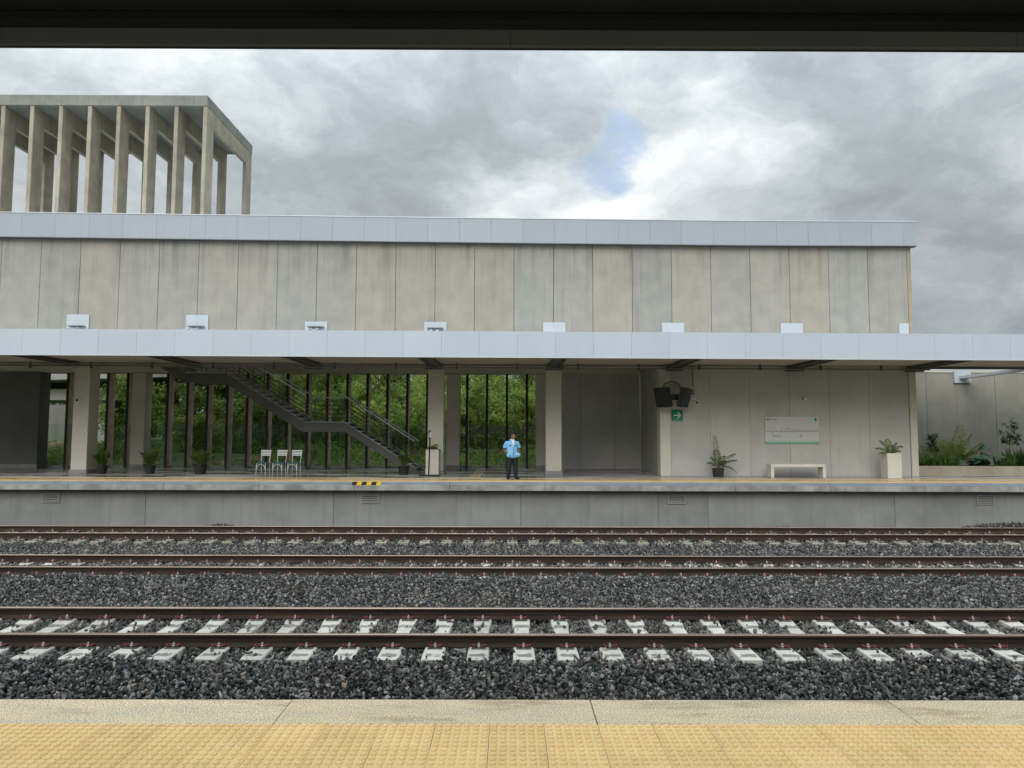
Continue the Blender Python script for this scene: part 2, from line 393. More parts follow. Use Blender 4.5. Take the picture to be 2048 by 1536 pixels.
def copy_tree(o, parent=None):
    c = o.copy(); COL.objects.link(c); c.parent = parent
    for ch in o.children: copy_tree(ch, c)
    return c
def shared_box(w_, d_, h_, mat, bevel=.004):    # box with its origin at the low front left corner
    return B().box(0, w_, 0, d_, 0, h_).mesh('piece', mat, bevel=bevel)

# ------------------------------------------------------------------ ground, track bed
b = B(); b.quad((-2500, -2500, -2.1), (2500, -2500, -2.1), (2500, 2500, -2.1), (-2500, 2500, -2.1))
struct('ground', b.build('ground', 'earth'), label='open earth ground around the station')

# ballast height profile across the tracks
PY = [4.0, 7.6, 8.6, 9.45, 9.7, 12.25, 12.6, 13.2, 14.4, 15.1, 15.5, 17.6, 18.1, 19.0, 19.9, 22.4, 23.2, 24.7]
PZ = [-1.95, -1.80, -1.53, -1.392, -1.390, -1.398, -1.45, -1.50, -1.43, -1.375, -1.43, -1.49, -1.46, -1.46, -1.42, -1.44, -1.60, -1.66]
def bal_z(y): return np.interp(y, PY, PZ)
b = B(); k = 0
ys = np.arange(3.9, 24.75, .2); 
for i in range(len(ys)-1):
    y0, y1 = ys[i], ys[i+1]; z0, z1 = float(bal_z(y0))-.07, float(bal_z(y1))-.07
    b.quad((-40, y0, z0), (40, y0, z0), (40, y1, z1), (-40, y1, z1))
struct('track_bed', b.build('track_bed', 'trackbed'), label='dark bed of crushed stone under the tracks')

# ------------------------------------------------------------------ tracks
RAILP = [(-.075, 0), (.075, 0), (.075, .012), (.02, .032), (.009, .045), (.009, .118), (.022, .128), (.036, .135), (.036, .160), (.030, .170), (-.030, .170), (-.036, .160), (-.036, .135), (-.022, .128), (-.009, .118), (-.009, .045), (-.02, .032), (-.075, .012)]
def rail_mesh(x0, x1):
    b = B(); n_ = len(RAILP); xs = np.linspace(x0, x1, 40)
    for x in xs: b.v += [(float(x), p[0], p[1]) for p in RAILP]
    for a in range(len(xs)-1):
        for i in range(n_):
            j = (i+1) % n_; b.cur = 1 if 8 <= i <= 10 else 0
            b.face(a*n_+i, (a+1)*n_+i, (a+1)*n_+j, a*n_+j)
    b.cur = 0
    b.face(*range(n_)); b.face(*[(len(xs)-1)*n_+i for i in range(n_)][::-1])
    return b.mesh('rail', ['rail_rust', 'rail_head'])
# sleeper: concrete beam with raised rail seats and a waisted lower middle, length along y
def sleeper_mesh():
    b = B(); rs = []
    for y, hw, zt in ((-1.33, .135, -.005), (-1.30, .145, .004), (-1.0, .145, .012), (-.62, .14, .012), (-.50, .135, -.004), (-.30, .115, -.022), (0, .110, -.026), (.30, .115, -.022), (.50, .135, -.004), (.62, .14, .012), (1.0, .145, .012), (1.30, .145, .004), (1.33, .135, -.005)):
        rs.append([(-hw-.02, y, -.2), (hw+.02, y, -.2), (hw, y, zt-.012), (hw-.015, y, zt), (-hw+.015, y, zt), (-hw, y, zt-.012)])
    b.rings(rs)
    return b.mesh('sleeper', 'sleeper_stained')
# sleeper material with damp smears on its top face
m, n, p = new_mat('sleeper_stained'); MATS['sleeper_stained'] = m
pos = n.add('ShaderNodeTexCoord').outputs['Object']; info = n.add('ShaderNodeObjectInfo')
sp = n.add('ShaderNodeSeparateXYZ'); n.l.new(pos, sp.inputs[0])
sh = n.vmath('ADD', pos, n.vmath('SCALE', (9, 7, 3), scale=info.outputs['Random']))
base = n.mix(n.smooth(n.noise(sh, 5, 6, .6), .35, .75), (.60, .59, .535), (.47, .455, .405))
wob = n.math('MULTIPLY', n.math('SUBTRACT', n.noise(sh, 14, 3, .6), .5), .16)
def band(y0, hw):
    d = n.math('ABSOLUTE', n.math('SUBTRACT', n.math('ADD', sp.outputs[1], wob), y0))
    e = n.math('ABSOLUTE', n.math('ADD', sp.outputs[0], n.math('MULTIPLY', wob, .6)))
    return n.math('MULTIPLY', n.smooth(d, hw, hw*.55), n.smooth(e, .125, .09))
st = n.math('MAXIMUM', band(-1.17, .075), band(.36, .075))
st = n.math('MULTIPLY', st, n.smooth(n.noise(sh, 3, 2), .28, .42))
tonek = n.math('ADD', n.math('MULTIPLY', info.outputs['Random'], .16), .88)
c = n.vmath('SCALE', n.mix(n.math('MULTIPLY', st, .85), base, (.15, .135, .11)), scale=tonek)
spk = n.smooth(n.noise(sh, 26, 4, .7), .60, .72)
c = n.mix(n.math('MULTIPLY', spk, .55), c, (.22, .19, .15))
ru = n.math('MULTIPLY', n.smooth(n.math('ABSOLUTE', n.math('SUBTRACT', n.math('ABSOLUTE', sp.outputs[1]), .75)), .30, .08), n.smooth(n.noise(sh, 9, 3, .6), .40, .65))
c = n.mix(n.math('MULTIPLY', ru, .5), c, (.30, .20, .13))
c = n.mix(1.0, c, info.outputs['Color'], 'MULTIPLY')
n.put(p.inputs['Base Color'], c); p.inputs['Roughness'].default_value = .8
bb = n.add('ShaderNodeBump'); bb.inputs['Strength'].default_value = .3; bb.inputs['Distance'].default_value = .01
n.l.new(n.noise(pos, 60, 4), bb.inputs['Height']); n.l.new(bb.outputs[0], p.inputs['Normal'])
# tension clamp: two sprung loops either side of a bolt
def clip_mesh():
    b = B()
    for s_ in (-1, 1):
        pts = [(s_*.012, .020, .030)]
        for t in range(9):
            a = math.pi*(.5 + 1.5*t/8)
            pts.append((s_*(.046 - .034*math.cos(a)), -.004 + .030*math.sin(a)*-1.0 - .012, .034 + .020*math.cos(a)*-.6))
        pts += [(s_*.070, .030, .030), (s_*.040, .050, .022)]
        b.tube(pts, .0095, 6)
    b.cur = 2; b.box(-.085, .085, -.060, .0, 0, .012); b.cur = 1
    b.loft([(0, 0, z, r, r) for z, r in ((.0, .022), (.030, .024), (.034, .018), (.050, .018), (.053, .011), (.064, .010), (.066, .006))], 8)
    return b.mesh('rail_clip', ['clip_red', 'bolt_steel', 'beam_steel'])
SLP, CLIP = sleeper_mesh(), clip_mesh()
TRACKS = ((10.98, -1.355, -.405, 10.5, 'nearest rusty railway track on clean white concrete sleepers', (1, 1, 1, 1)),
          (16.47, -1.442, -1.12, 15.5, 'middle rusty railway track with sleepers half buried in stones', (.93, .93, .9, 1)),
          (21.155, -1.362, .09, 19.5, 'farthest rusty railway track along the far platform wall', (.62, .58, .50, 1)))
SLEEP = []
for Yc, zs, x0, half, lab, colr in TRACKS:
    t = thing('railway_track', (0, Yc, zs), lab, 'railway track', 'parallel railway tracks between the platforms')
    rm = rail_mesh(-half-4, half+4)
    for s_ in (-1, 1): put('rail', rm, t, (0, s_*.7535, .004))
    ns = int(half/.6)+1
    for i in range(-ns, ns+1):
        x = x0 + .6*i + random.uniform(-.012, .012)
        so = put('sleeper', SLP, t, (x, 0, 0), (0, 0, random.uniform(-.012, .012)))
        q = random.uniform(.8, 1.04); so.color = (colr[0]*q, colr[1]*q, colr[2]*q, 1)
        for s_ in (-1, 1):
            put('rail_clip', CLIP, so, (0, s_*.7535-.112, .010), None, (1.15, 1.1, 1.15))
        SLEEP.append((x, Yc))

# ------------------------------------------------------------------ ballast: loose stones (geometry nodes instances)
rng = np.random.default_rng(3)
def stone_points():
    P = []
    for layer, (sp_, dz) in enumerate(((.051, -.022), (.066, .012))):
        y = 7.2
        while y < 24.55:
            hw = y*.74 + 1.6
            n_ = int(2*hw/sp_)
            x = -hw + (np.arange(n_) + rng.random(n_)*.95)*sp_
            yy = y + rng.uniform(-.5, .5, n_)*sp_
            P.append(np.stack([x, yy, bal_z(yy) + dz + rng.uniform(-.02, .02, n_)], 1))
            y += sp_*.92
    P = np.concatenate(P)
    # gentle unevenness
    P[:, 2] += .018*np.sin(P[:, 0]*1.7 + 2*np.sin(P[:, 1]*.9)) * np.sin(P[:, 1]*2.3+1) + .012*np.sin(P[:, 0]*4.1+P[:, 1]*3)
    for hx, hy, hr, hh in ((16.9, 23.9, 1.1, .30), (15.6, 24.0, .7, .18), (-9.6, 24.0, .9, .20), (9.2, 24.1, .6, .15)):   # little heaps against the platform wall
        P[:, 2] += hh*np.exp(-((P[:, 0]-hx)/hr)**2-((P[:, 1]-hy)/.5)**2)
    keep = np.ones(len(P), bool)
    for ti, (Yc, zs, x0, half, lab, colr) in enumerate(TRACKS):
        dy = P[:, 1]-Yc
        ph = (P[:, 0]-x0+.3) % .6 - .3
        on = (dy > -1.27+.05*np.sin(P[:, 0]*7)) & (dy < 1.36) & (np.abs(ph) < (.150 - .03*np.clip(1-np.abs(dy)/.5, 0, 1)))
        cover = (.02, .45, .18)[ti]            # how much of the sleepers stones have rolled onto
        if ti == 1:                              # the middle track's left end is less buried
            cov = np.where(P[:, 0] < -9.6, .06, np.where(P[:, 0] < -2, .42, .20))
        else: cov = cover
        keep &= ~(on & (rng.random(len(P)) > cov))
        lift = on & keep
        P[lift, 2] = zs + .014
        keep &= ~(np.abs(np.abs(dy)-.7535) < .088)
    return P[keep]
PTS = stone_points()
me = bpy.data.meshes.new('ballast'); me.vertices.add(len(PTS)); me.vertices.foreach_set('co', PTS.astype(np.float32).ravel()); me.update()
bal = bpy.data.objects.new('ballast', me); COL.objects.link(bal); bal['kind'] = 'stuff'; bal['label'] = 'dark grey crushed stone ballast around all three tracks'
gt = bpy.data.node_groups.new('scatter_stones', 'GeometryNodeTree')
gt.interface.new_socket('Geometry', in_out='INPUT', socket_type='NodeSocketGeometry')
gt.interface.new_socket('Geometry', in_out='OUTPUT', socket_type='NodeSocketGeometry')
G = N(gt); gi = G.add('NodeGroupInput'); go = G.add('NodeGroupOutput')
join = G.add('GeometryNodeJoinGeometry')
for k in range(6):
    ico = G.add('GeometryNodeMeshIcoSphere'); ico.inputs['Radius'].default_value = 1; ico.inputs['Subdivisions'].default_value = 2 if k % 2 == 0 else 1
    nz = G.add('ShaderNodeTexVoronoi' if k % 3 == 2 else 'ShaderNodeTexNoise'); nz.inputs['Scale'].default_value = .9
    ps = G.add('GeometryNodeInputPosition')
    sh = G.vmath('ADD', ps.outputs[0], (k*3.7, k*1.3, -k*2.1)); G.l.new(sh, nz.inputs['Vector'])
    off = G.vmath('SCALE', G.vmath('SUBTRACT', nz.outputs['Color'], (.5, .5, .5)), scale=1.5)
    sp_ = G.add('GeometryNodeSetPosition'); G.l.new(ico.outputs[0], sp_.inputs[0]); G.l.new(off, sp_.inputs['Offset'])
    tf = G.add('GeometryNodeTransform'); G.l.new(sp_.outputs[0], tf.inputs[0])
    tf.inputs['Scale'].default_value = ((1.25, .85, .7), (1, .9, .85), (1.4, .75, .6), (1.1, 1.0, .55), (.95, 1.1, .8), (1.5, .8, .7))[k]
    sm = G.add('GeometryNodeSetMaterial'); G.l.new(tf.outputs[0], sm.inputs[0]); sm.inputs['Material'].default_value = MATS['ballast_stone']
    ss = G.add('GeometryNodeSetShadeSmooth'); G.l.new(sm.outputs[0], ss.inputs[0]); ss.inputs['Shade Smooth'].default_value = False
    gi2 = G.add('GeometryNodeGeometryToInstance'); G.l.new(ss.outputs[0], gi2.inputs[0]); G.l.new(gi2.outputs[0], join.inputs[0])
m2p = G.add('GeometryNodeMeshToPoints'); G.l.new(gi.outputs[0], m2p.inputs[0])
iop = G.add('GeometryNodeInstanceOnPoints'); G.l.new(m2p.outputs[0], iop.inputs['Points']); G.l.new(join.outputs[0], iop.inputs['Instance'])
iop.inputs['Pick Instance'].default_value = True
rr = G.add('FunctionNodeRandomValue', data_type='FLOAT_VECTOR'); rr.inputs[0].default_value = (-3.1, -3.1, -3.1); rr.inputs[1].default_value = (3.1, 3.1, 3.1)
G.l.new(rr.outputs[0], iop.inputs['Rotation'])
rs_ = G.add('FunctionNodeRandomValue', data_type='FLOAT'); rs_.inputs[2].default_value = 0.0; rs_.inputs[3].default_value = 1.0; rs_.inputs['Seed'].default_value = 5
scl = G.math('ADD', G.math('MULTIPLY', G.math('POWER', rs_.outputs[1], 1.6), .020), .0150)
G.l.new(scl, iop.inputs['Scale'])
G.l.new(iop.outputs[0], go.inputs[0])
md = bal.modifiers.new('scatter', 'NODES'); md.node_group = gt

# ------------------------------------------------------------------ near platform
npf = struct('near_platform', None, (0, 0, 0), 'near platform floor with yellow tactile edge at the photographer')
b = B(); b.box(-14, 14, -9, 4.30, -2.05, -.06); b.build('platform_base', 'plinth_concrete', npf)
KE, KT = 4.487, 4.098
xk = -1.31 - 1.805*5
while xk < 12:
    b = B(); b.extrude_poly([(KT+.004, -.08), (KE-.04, -.30), (KE, -.27), (KE, -.02), (KE-.012, -.004), (KE-.03, 0), (KT+.004, 0)], 'x', 0, 1.797)
    put('kerb_stone', b.mesh('kerb_stone', 'kerb_concrete'), npf, (xk+.004, 0, random.uniform(-.001, .001))); xk += 1.805
# tactile tile with truncated domes
def tactile_mesh(nx=6, pitch=.05, size=.2972):
    b = B(); b.box(0, size, -size, 0, -.06, 0)
    for i in range(nx):
        for j in range(nx):
            cx, cy = .0245+pitch*i, -(.0245+pitch*j)
            b.loft([(cx, cy, z, r, r) for z, r in ((-.001, .0178), (.0050, .0172), (.0078, .0152), (.0088, .0115), (.0090, .005))], 12)
    me_ = b.mesh('tactile_tile', 'tactile_yellow')
    me_.polygons.foreach_set('use_smooth', [len(p_.vertices) == 4 and abs(p_.normal.z) < .97 and p_.area < .001 for p_ in me_.polygons])
    return me_
TM = tactile_mesh()
for r_ in range(3):
    for i in range(-13, 14):
        put('tactile_tile', TM, npf, (.198+.3005*i+random.uniform(-.0008, .0008), KT-.3005*r_, random.uniform(-.0012, .0004)))
b = B(); b.box(-8, 8, KT-.9, KT, -.0595, -.008); b.build('tile_grout', 'joint_dark', npf)
b = B(); b.box(-14, 14, -9, KT-.905, -.0595, 0); b.build('paving', 'wet_paving', npf)

# near canopy overhead: roof on posts, unseen rear kept short and open for light
nc = thing('near_canopy', (0, 2, 0), 'dark underside of the canopy over the near platform', 'canopy')
xk = -14.0
while xk < 14:
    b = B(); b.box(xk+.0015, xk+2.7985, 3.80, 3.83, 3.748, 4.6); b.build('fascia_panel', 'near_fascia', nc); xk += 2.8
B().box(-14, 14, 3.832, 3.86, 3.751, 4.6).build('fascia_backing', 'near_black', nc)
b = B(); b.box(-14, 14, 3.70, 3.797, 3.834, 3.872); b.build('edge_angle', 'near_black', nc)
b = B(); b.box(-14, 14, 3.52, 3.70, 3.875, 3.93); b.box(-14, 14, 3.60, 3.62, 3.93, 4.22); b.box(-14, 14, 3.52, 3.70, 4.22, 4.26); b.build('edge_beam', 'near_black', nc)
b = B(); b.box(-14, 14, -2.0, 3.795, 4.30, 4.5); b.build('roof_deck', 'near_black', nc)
for x in (-9.4, -4.7, 0.15, 4.75, 9.4):
    b = B(); b.box(x-.1, x+.1, -1.9, 3.51, 3.98, 4.00); b.box(x-.012, x+.012, -1.9, 3.51, 4.00, 4.28); b.build('rafter', 'near_black', nc)
    if abs(x) > 1: B().box(x-.12, x+.12, -.85, -.6, -.02, 3.97).build('post', 'near_black', nc)
for y in (2.7, 1.4, .2):
    b = B(); b.tube([(-14, y, 4.12), (14, y, 4.12)], .05, 8); b.build('service_pipe', 'conduit', nc)

# ------------------------------------------------------------------ far platform
fpf = struct('far_platform', None, (0, 24, 0), 'far platform with wet grey floor and yellow edge strip')
b = B(); b.quad((-34, 24.62, -.001), (34, 24.62, -.001), (34, 36, -.001), (-34, 36, -.001)); b.build('paving', 'wet_paving', fpf)
b = B(); b.box(-34, 34, 24.62, 34.2, -1.9, -.02); b.build('platform_core', 'plinth_concrete', fpf)
xk = .40 - 6.372*5
while xk < 31:
    b = B(); b.box(xk+.006, xk+6.366, 24.55, 24.615, -1.9, -.305); b.build('retaining_panel', 'plinth_concrete', fpf, bevel=.005, origin=(xk, 24.55, -1.9)); xk += 6.372
xk = -34
while xk < 34:
    L_ = 3.2
    b = B(); b.extrude_poly([(24.195, -.30), (24.61, -.33), (24.61, -.118), (24.195, -.118)], 'x', xk+.003, xk+L_-.003); b.build('edge_slab', 'edge_rough', fpf, bevel=.012, origin=(xk, 24.2, -.3))
    b = B(); b.box(xk+.002, xk+L_-.002, 24.215, 24.60, -.115, -.004); b.build('edge_kerb', 'edge_bluegrey', fpf, bevel=.006, origin=(xk, 24.2, 0)); xk += L_
b = B()
for k in range(3):                                           # tactile strip seen edge-on: domes too small to pick apart
    b.box(-34, 34, 24.36+.3*k, 24.655+.3*k, -.006, .004)
for i in range(-340, 341):
    x = i*.1
    if abs(x) < 20: b.box(x-.03, x+.03, 24.38, 25.24, .004, .011)
tp = b.build('tactile_paving', 'tactile_far', fpf); tp['kind'] = 'stuff'
b = B(); b.box(-34, 34, 25.95, 26.25, 0, .005); b.build('guide_strip', 'tactile_far', fpf)
for k in range(4):
    x = -1.46+.105*k
    b = B(); b.box(x, x+.05, 26.26, 33.4, 0, .008); b.build('guide_bar', 'tactile_far', fpf)
# black and yellow hazard tape on the kerb
b = B(); x0, x1 = -5.30, -4.32; n_ = 6; wd = (x1-x0)/n_
for k in range(n_):
    b.cur = k % 2
    b.hexa([(x0+k*wd, 24.209, -.115), (x0+(k+1)*wd, 24.209, -.115), (x0+(k+1)*wd, 24.214, -.115), (x0+k*wd, 24.214, -.115),
            (x0+k*wd+.04, 24.209, -.003), (x0+(k+1)*wd+.04, 24.209, -.003), (x0+(k+1)*wd+.04, 24.214, -.003), (x0+k*wd+.04, 24.214, -.003)])
b.build('hazard_marking', ['hazard_black', 'hazard_yellow'], fpf)
# louvred vents
for i, (x, nm) in enumerate(((-15.55, 'farthest left'), (-4.72, 'below the hazard stripe'), (5.70, 'right of centre'), (16.24, 'farthest right'))):
    t = thing('wall_vent', (x, 24.55, -.74), f'grey louvred vent in the platform wall, {nm}', 'vent', 'louvred vents in the platform wall')
    for (a0, a1, c0, c1) in ((-.30, .30, -.75, -.715), (-.30, .30, -.465, -.43), (-.30, -.265, -.715, -.465), (.265, .30, -.715, -.465)):
        B().box(x+a0, x+a1, 24.515, 24.552, c0, c1).build('frame', 'column_foot', t)
    B().box(x-.264, x+.264, 24.544, 24.549, -.714, -.466).build('backing', 'near_black', t)
    for k in range(4):
        z = -.70+.06*k
        B().hexa([(x-.262, 24.522, z), (x+.262, 24.522, z), (x+.262, 24.528, z), (x-.262, 24.528, z), (x-.262, 24.536, z+.040), (x+.262, 24.536, z+.040), (x+.262, 24.542, z+.040), (x-.262, 24.542, z+.040)]).build('slat', 'plinth_concrete', t)

# ------------------------------------------------------------------ station building
XK = lambda k: -2.93+4.69*k
PW = 4.69/3
bld = thing('station_building', (0, 30, 0), 'long concrete panel station building with open slatted ground floor', 'building')
G_, DG, TN, LG, BG, LT = (0.954, 0.966, 0.966), (0.898, 0.923, 0.929), (1.003, 0.966, 0.929), (0.985, 0.985, 0.979), (0.935, 0.963, 0.979), (0.991, 0.976, 0.948)
tones = [G_, LG, G_, TN, LG, G_, DG, LT, G_, G_, G_, G_, DG, TN, G_, G_, LG, LG, BG, G_, TN, (0.979, 0.960, 0.929), LT, (0.972, 0.951, 0.917), BG, G_, (1.003, 0.972, 0.929), (0.879, 0.904, 0.923), TN, G_, LG, (0.997, 0.960, 0.917), BG, G_]
x = XK(4) - 34*PW - .03
pm = shared_box(PW-.016, .12, 5.5, 'wall_concrete', .006)
for i, tn in enumerate(tones):
    o = put('wall_panel', pm, bld, (x+.008, 28.0+random.uniform(-.004, .004)-30, 4.30)); o.color = (*tn, 1); x += PW
XR = x                                                        # right end of the panelled wall
B().box(XR-34*PW, XR, 28.125, 28.4, 4.305, 9.9).build('inner_wall', 'joint_dark', bld)
b = B(); b.box(XR+.004, XR+.15, 27.99, 28.4, 4.30, 9.9); o = b.build('corner_strip', 'wall_concrete', bld); o.color = (1.0, .88, .70, 1)
# upper roof edge: metal fascia panels, stepping up slightly to the left
def zb(x): return 9.082 + .239*max(0, (9-x)/29)**1.15
seams = [15.84]+[15.33-1.235*k for k in range(23)]
seams += [-12.42] + [-12.42-1.31*k for k in range(1, 15)]
seams = [q_*1.016 for q_ in seams]
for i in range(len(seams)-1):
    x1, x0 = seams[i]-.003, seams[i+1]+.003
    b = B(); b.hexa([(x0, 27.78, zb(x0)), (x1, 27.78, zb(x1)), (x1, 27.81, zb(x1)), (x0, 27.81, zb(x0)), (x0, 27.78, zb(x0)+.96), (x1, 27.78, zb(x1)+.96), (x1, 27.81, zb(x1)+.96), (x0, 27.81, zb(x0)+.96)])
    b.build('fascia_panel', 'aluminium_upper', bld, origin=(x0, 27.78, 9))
xe = seams[-1]
b = B()
for x0, x1 in ((16.09, 9), (9, 0), (0, -10), (-10, xe)):
    b.hexa([(x1, 27.765, zb(x1)-.03), (x0, 27.765, zb(x0)-.03), (x0, 28.0, zb(x0)-.03), (x1, 28.0, zb(x1)-.03), (x1, 27.765, zb(x1)-.004), (x0, 27.765, zb(x0)-.004), (x0, 28.0, zb(x0)-.004), (x1, 28.0, zb(x1)-.004)])
b.build('fascia_underside', 'beam_steel', bld)
b = B()
for x0, x1 in ((16.10, 9), (9, 0), (0, -10), (-10, xe)):
    yb = 36.0 if x0 > -9 else 45.5
    z0, z1 = zb(x0)+.963, zb(x1)+.963
    b.hexa([(x1, 27.76, z1), (x0, 27.76, z0), (x0, yb, z0), (x1, yb, z1), (x1, 27.76, z1+.03), (x0, 27.76, z0+.03), (x0, yb, z0+.03), (x1, yb, z1+.03)])
b.build('roof', 'fascia_trim', bld)
b = B(); b.box(16.065, 16.09, 27.815, 36, zb(15.8), zb(15.8)+.945); b.build('fascia_end', 'aluminium_upper', bld)
B().box(15.5, 15.80, 28.41, 35.9, -.3, 9.5).build('end_wall', 'wall_concrete', bld).color = (1, .96, .9, 1)
# forward lower wall on the right
pm2 = shared_box(PW-.012, .14, 4.29, 'low_concrete', .006)
xs = [6.28+1.558*k for k in range(6)]
for x in xs: put('lower_wall_panel', pm2, bld, (x, 27.9+random.uniform(-.003, .003)-30, 0))
B().box(6.30, 15.60, 28.045, 28.12, 0, 4.29).build('lower_inner_wall', 'joint_dark', bld)
B().box(15.635, 15.90, 27.84, 28.5, 0, 4.29).build('corner_pilaster', 'column_concrete', bld, bevel=.01)
B().box(5.87, 6.272, 27.86, 28.46, 0, 4.29).build('corner_pilaster', 'column_concrete', bld, bevel=.01)
# side wall of the forward block and recessed rear wall
for k in range(3): B().box(6.12, 6.27, 28.47+1.66*k, 28.47+1.66*k+1.648, 0, 4.85).build('side_wall_panel', 'low_concrete', bld, bevel=.005, origin=(6.12, 28.5+1.66*k, 0))
for x0, x1 in ((1.95, 3.335), (3.345, 4.895), (4.905, 6.11)): B().box(x0, x1, 33.4, 33.55, 0, 4.95).build('rear_wall_panel', 'low_concrete', bld, bevel=.005, origin=(x0, 33.4, 0))
# front and rear columns
def column(x, y, wx, dy, h, foot=.16):
    B().box(x-wx/2, x+wx/2, y, y+dy, 0, h).build('column', 'column_concrete', bld, bevel=.012, origin=(x, y, 0))
    B().box(x-wx/2-.035, x+wx/2+.035, y-.035, y+dy+.035, 0.001, foot).build('column_foot', 'column_foot', bld, bevel=.006, origin=(x, y, 0))
for k in (-4, -3, 0, 1): column(XK(k), 28.42, .62, .72, 4.29)
for x in (-17.25, -2.62, 1.55): column(x, 33.30, .62, .62, 4.40)
b = B(); b.box(-31, -21.75, 33.15, 33.9, 0, 4.42); b.build('rear_wall_panel', 'dark_panel', bld, bevel=.01)
B().box(-31, -21.72, 33.115, 33.15, .001, .17).build('column_foot', 'column_foot', bld)
# slatted opening: concrete fins with black steel noses, low glass between
fin_xs = []
for k in range(-4, 1):
    for j in range(5):
        x = XK(k)+.938*j
        if x < -21.2 or x > 1.2: continue
        if any(abs(x-c) < .36 for c in (-17.25, -2.62, 1.55)): continue
        fin_xs.append(x)
FN = B().box(-.05, .05, 0, .55, 0, 4.42).mesh('fin', 'fin_concrete', bevel=.005)
NS = B().box(-.055, .055, -.03, 0, 0, 4.42).mesh('fin_nose', 'black_steel')
for x in fin_xs:
    o = put('fin', FN, bld, (x, 33.62-30, 0)); put('fin_nose', NS, o, (0, -.002, 0))
ed = sorted(fin_xs+[-17.25, -2.62, 1.55, -21.75])
for a, c in zip(ed[:-1], ed[1:]):
    wa = .32 if a in (-17.25, -2.62, 1.55) else .055; wc = .32 if c in (-17.25, -2.62, 1.55) else .055
    if a == -21.75: wa = .005
    x0, x1 = a+wa, c-wc
    B().box(x0, x1, 33.90, 33.912, .10, 2.02).build('glass_pane', 'glass', bld)
    B().box(x0, x1, 33.88, 33.94, 0.001, .095).build('sill', 'grey_steel', bld)
B().box(-31, 6.1, 33.25, 34.2, 4.425, 4.95).build('lintel', 'column_concrete', bld)
B().box(-31, 6.1, 28.41, 36, 4.955, 5.1).build('ceiling', 'soffit', bld)
B().box(-31, 15.6, 28.41, 28.95, 4.295, 4.95).build('front_beam', 'column_concrete', bld)
B().box(-43, -37.6, 28.0, 28.4, 4.30, 9.6).build('wall_end', 'wall_concrete', bld)

# ------------------------------------------------------------------ far canopy
cz = lambda x: -.0024*x
can = thing('far_canopy', (0, 26, 4.2), 'flat metal canopy along the far platform with pale blue-grey edge', 'canopy')
x = .26-1.278*24
while x < 27:
    x0, x1 = x+.0025, x+1.2755
    b = B(); b.hexa([(x0, 23.88, 4.195+cz(x0)), (x1, 23.88, 4.195+cz(x1)), (x1, 23.91, 4.195+cz(x1)), (x0, 23.91, 4.195+cz(x0)), (x0, 23.88, 5.055+cz(x0)), (x1, 23.88, 5.055+cz(x1)), (x1, 23.91, 5.055+cz(x1)), (x0, 23.91, 5.055+cz(x0))])
    b.build('fascia_panel', 'aluminium_panel', can, origin=(x0, 23.88, 4.6)); x += 1.278
XL, XRR = .26-1.278*24, x
def strip(b, y0, y1, z0, z1):
    b.hexa([(XL, y0, z0+cz(XL)), (XRR, y0, z0+cz(XRR)), (XRR, y1, z0+cz(XRR)), (XL, y1, z0+cz(XL)), (XL, y0, z1+cz(XL)), (XRR, y0, z1+cz(XRR)), (XRR, y1, z1+cz(XRR)), (XL, y1, z1+cz(XL))])
b = B(); strip(b, 23.865, 24.0, 4.165, 4.19); b.build('edge_trim', 'fascia_trim', can)
b = B(); strip(b, 23.93, 27.98, 4.90, 4.96); b.build('roof_sheet', 'fascia_trim', can)
for k in range(5):
    b = B(); strip(b, 24.02+.78*k, 24.02+.78*k+.755, 4.335, 4.36); b.build('soffit_board', 'soffit', can)
b = B(); strip(b, 24.0, 27.85, 4.37, 4.39); b.build('soffit_back', 'near_black', can)
for k in range(-4, 5):
    x = XK(k)+(.0 if k < 4 else .0)
    z = cz(x)
    b = B(); b.box(x-.24, x-.14, 24.03, 27.85, 4.215+z, 4.33+z); b.box(x+.14, x+.24, 24.03, 27.85, 4.215+z, 4.33+z); b.box(x-.139, x+.139, 24.03, 27.85, 4.255+z, 4.27+z)
    b.build('canopy_beam', 'beam_steel', can)
    b = B(); b.box(x-.34, x+.34, 27.70, 27.86, 4.11+z, 4.255+z); b.build('beam_shoe', 'beam_steel', can) if k not in (-4, -3) else None
b = B(); b.tube([(-20, 27.55, 4.20), (16.3, 27.55, 4.14)], .03, 8); b.build('conduit', 'conduit', can, smooth=True)
b = B(); b.tube([(-20, 27.25, 4.26), (7.2, 27.25, 4.21)], .018, 6); b.build('conduit', 'conduit', can, smooth=True)
for x in np.arange(-18.5, 16, 2.35): B().box(float(x)-.025, float(x)+.025, 27.50, 27.60, 4.10, 4.34).build('conduit_bracket', 'beam_steel', can)
# anchor plates on the wall with inclined struts to the canopy roof
for k in range(-4, 5):
    x = XK(k); hi = 6.26 if k < -1 else 6.01
    x0, x1 = (x-.44, x+.44) if k < 4 else (x-.44, x-.06)
    pl = B().box(x0, x1, 27.955, 27.985, 4.97, hi).build('anchor_plate', 'plate_steel', can, bevel=.004)
    if k in (-4, -3, -2, -1, 0):
        zt = 5.78 if k != 0 else 5.74
        for s_ in (-1, 1):
            b = B(); b.hexa([(x+s_*.12-.05, 25.0, 4.97), (x+s_*.12+.05, 25.0, 4.97), (x+s_*.12+.05, 27.94, zt-.10), (x+s_*.12-.05, 27.94, zt-.10), (x+s_*.12-.05, 25.0, 5.03), (x+s_*.12+.05, 25.0, 5.03), (x+s_*.12+.05, 27.94, zt-.02), (x+s_*.12-.05, 27.94, zt-.02)])
            b.build('strut', 'plate_steel', can)
        B().box(x-.32, x+.32, 27.75, 27.95, zt, zt+.025).build('strut_cap', 'grey_steel', can)
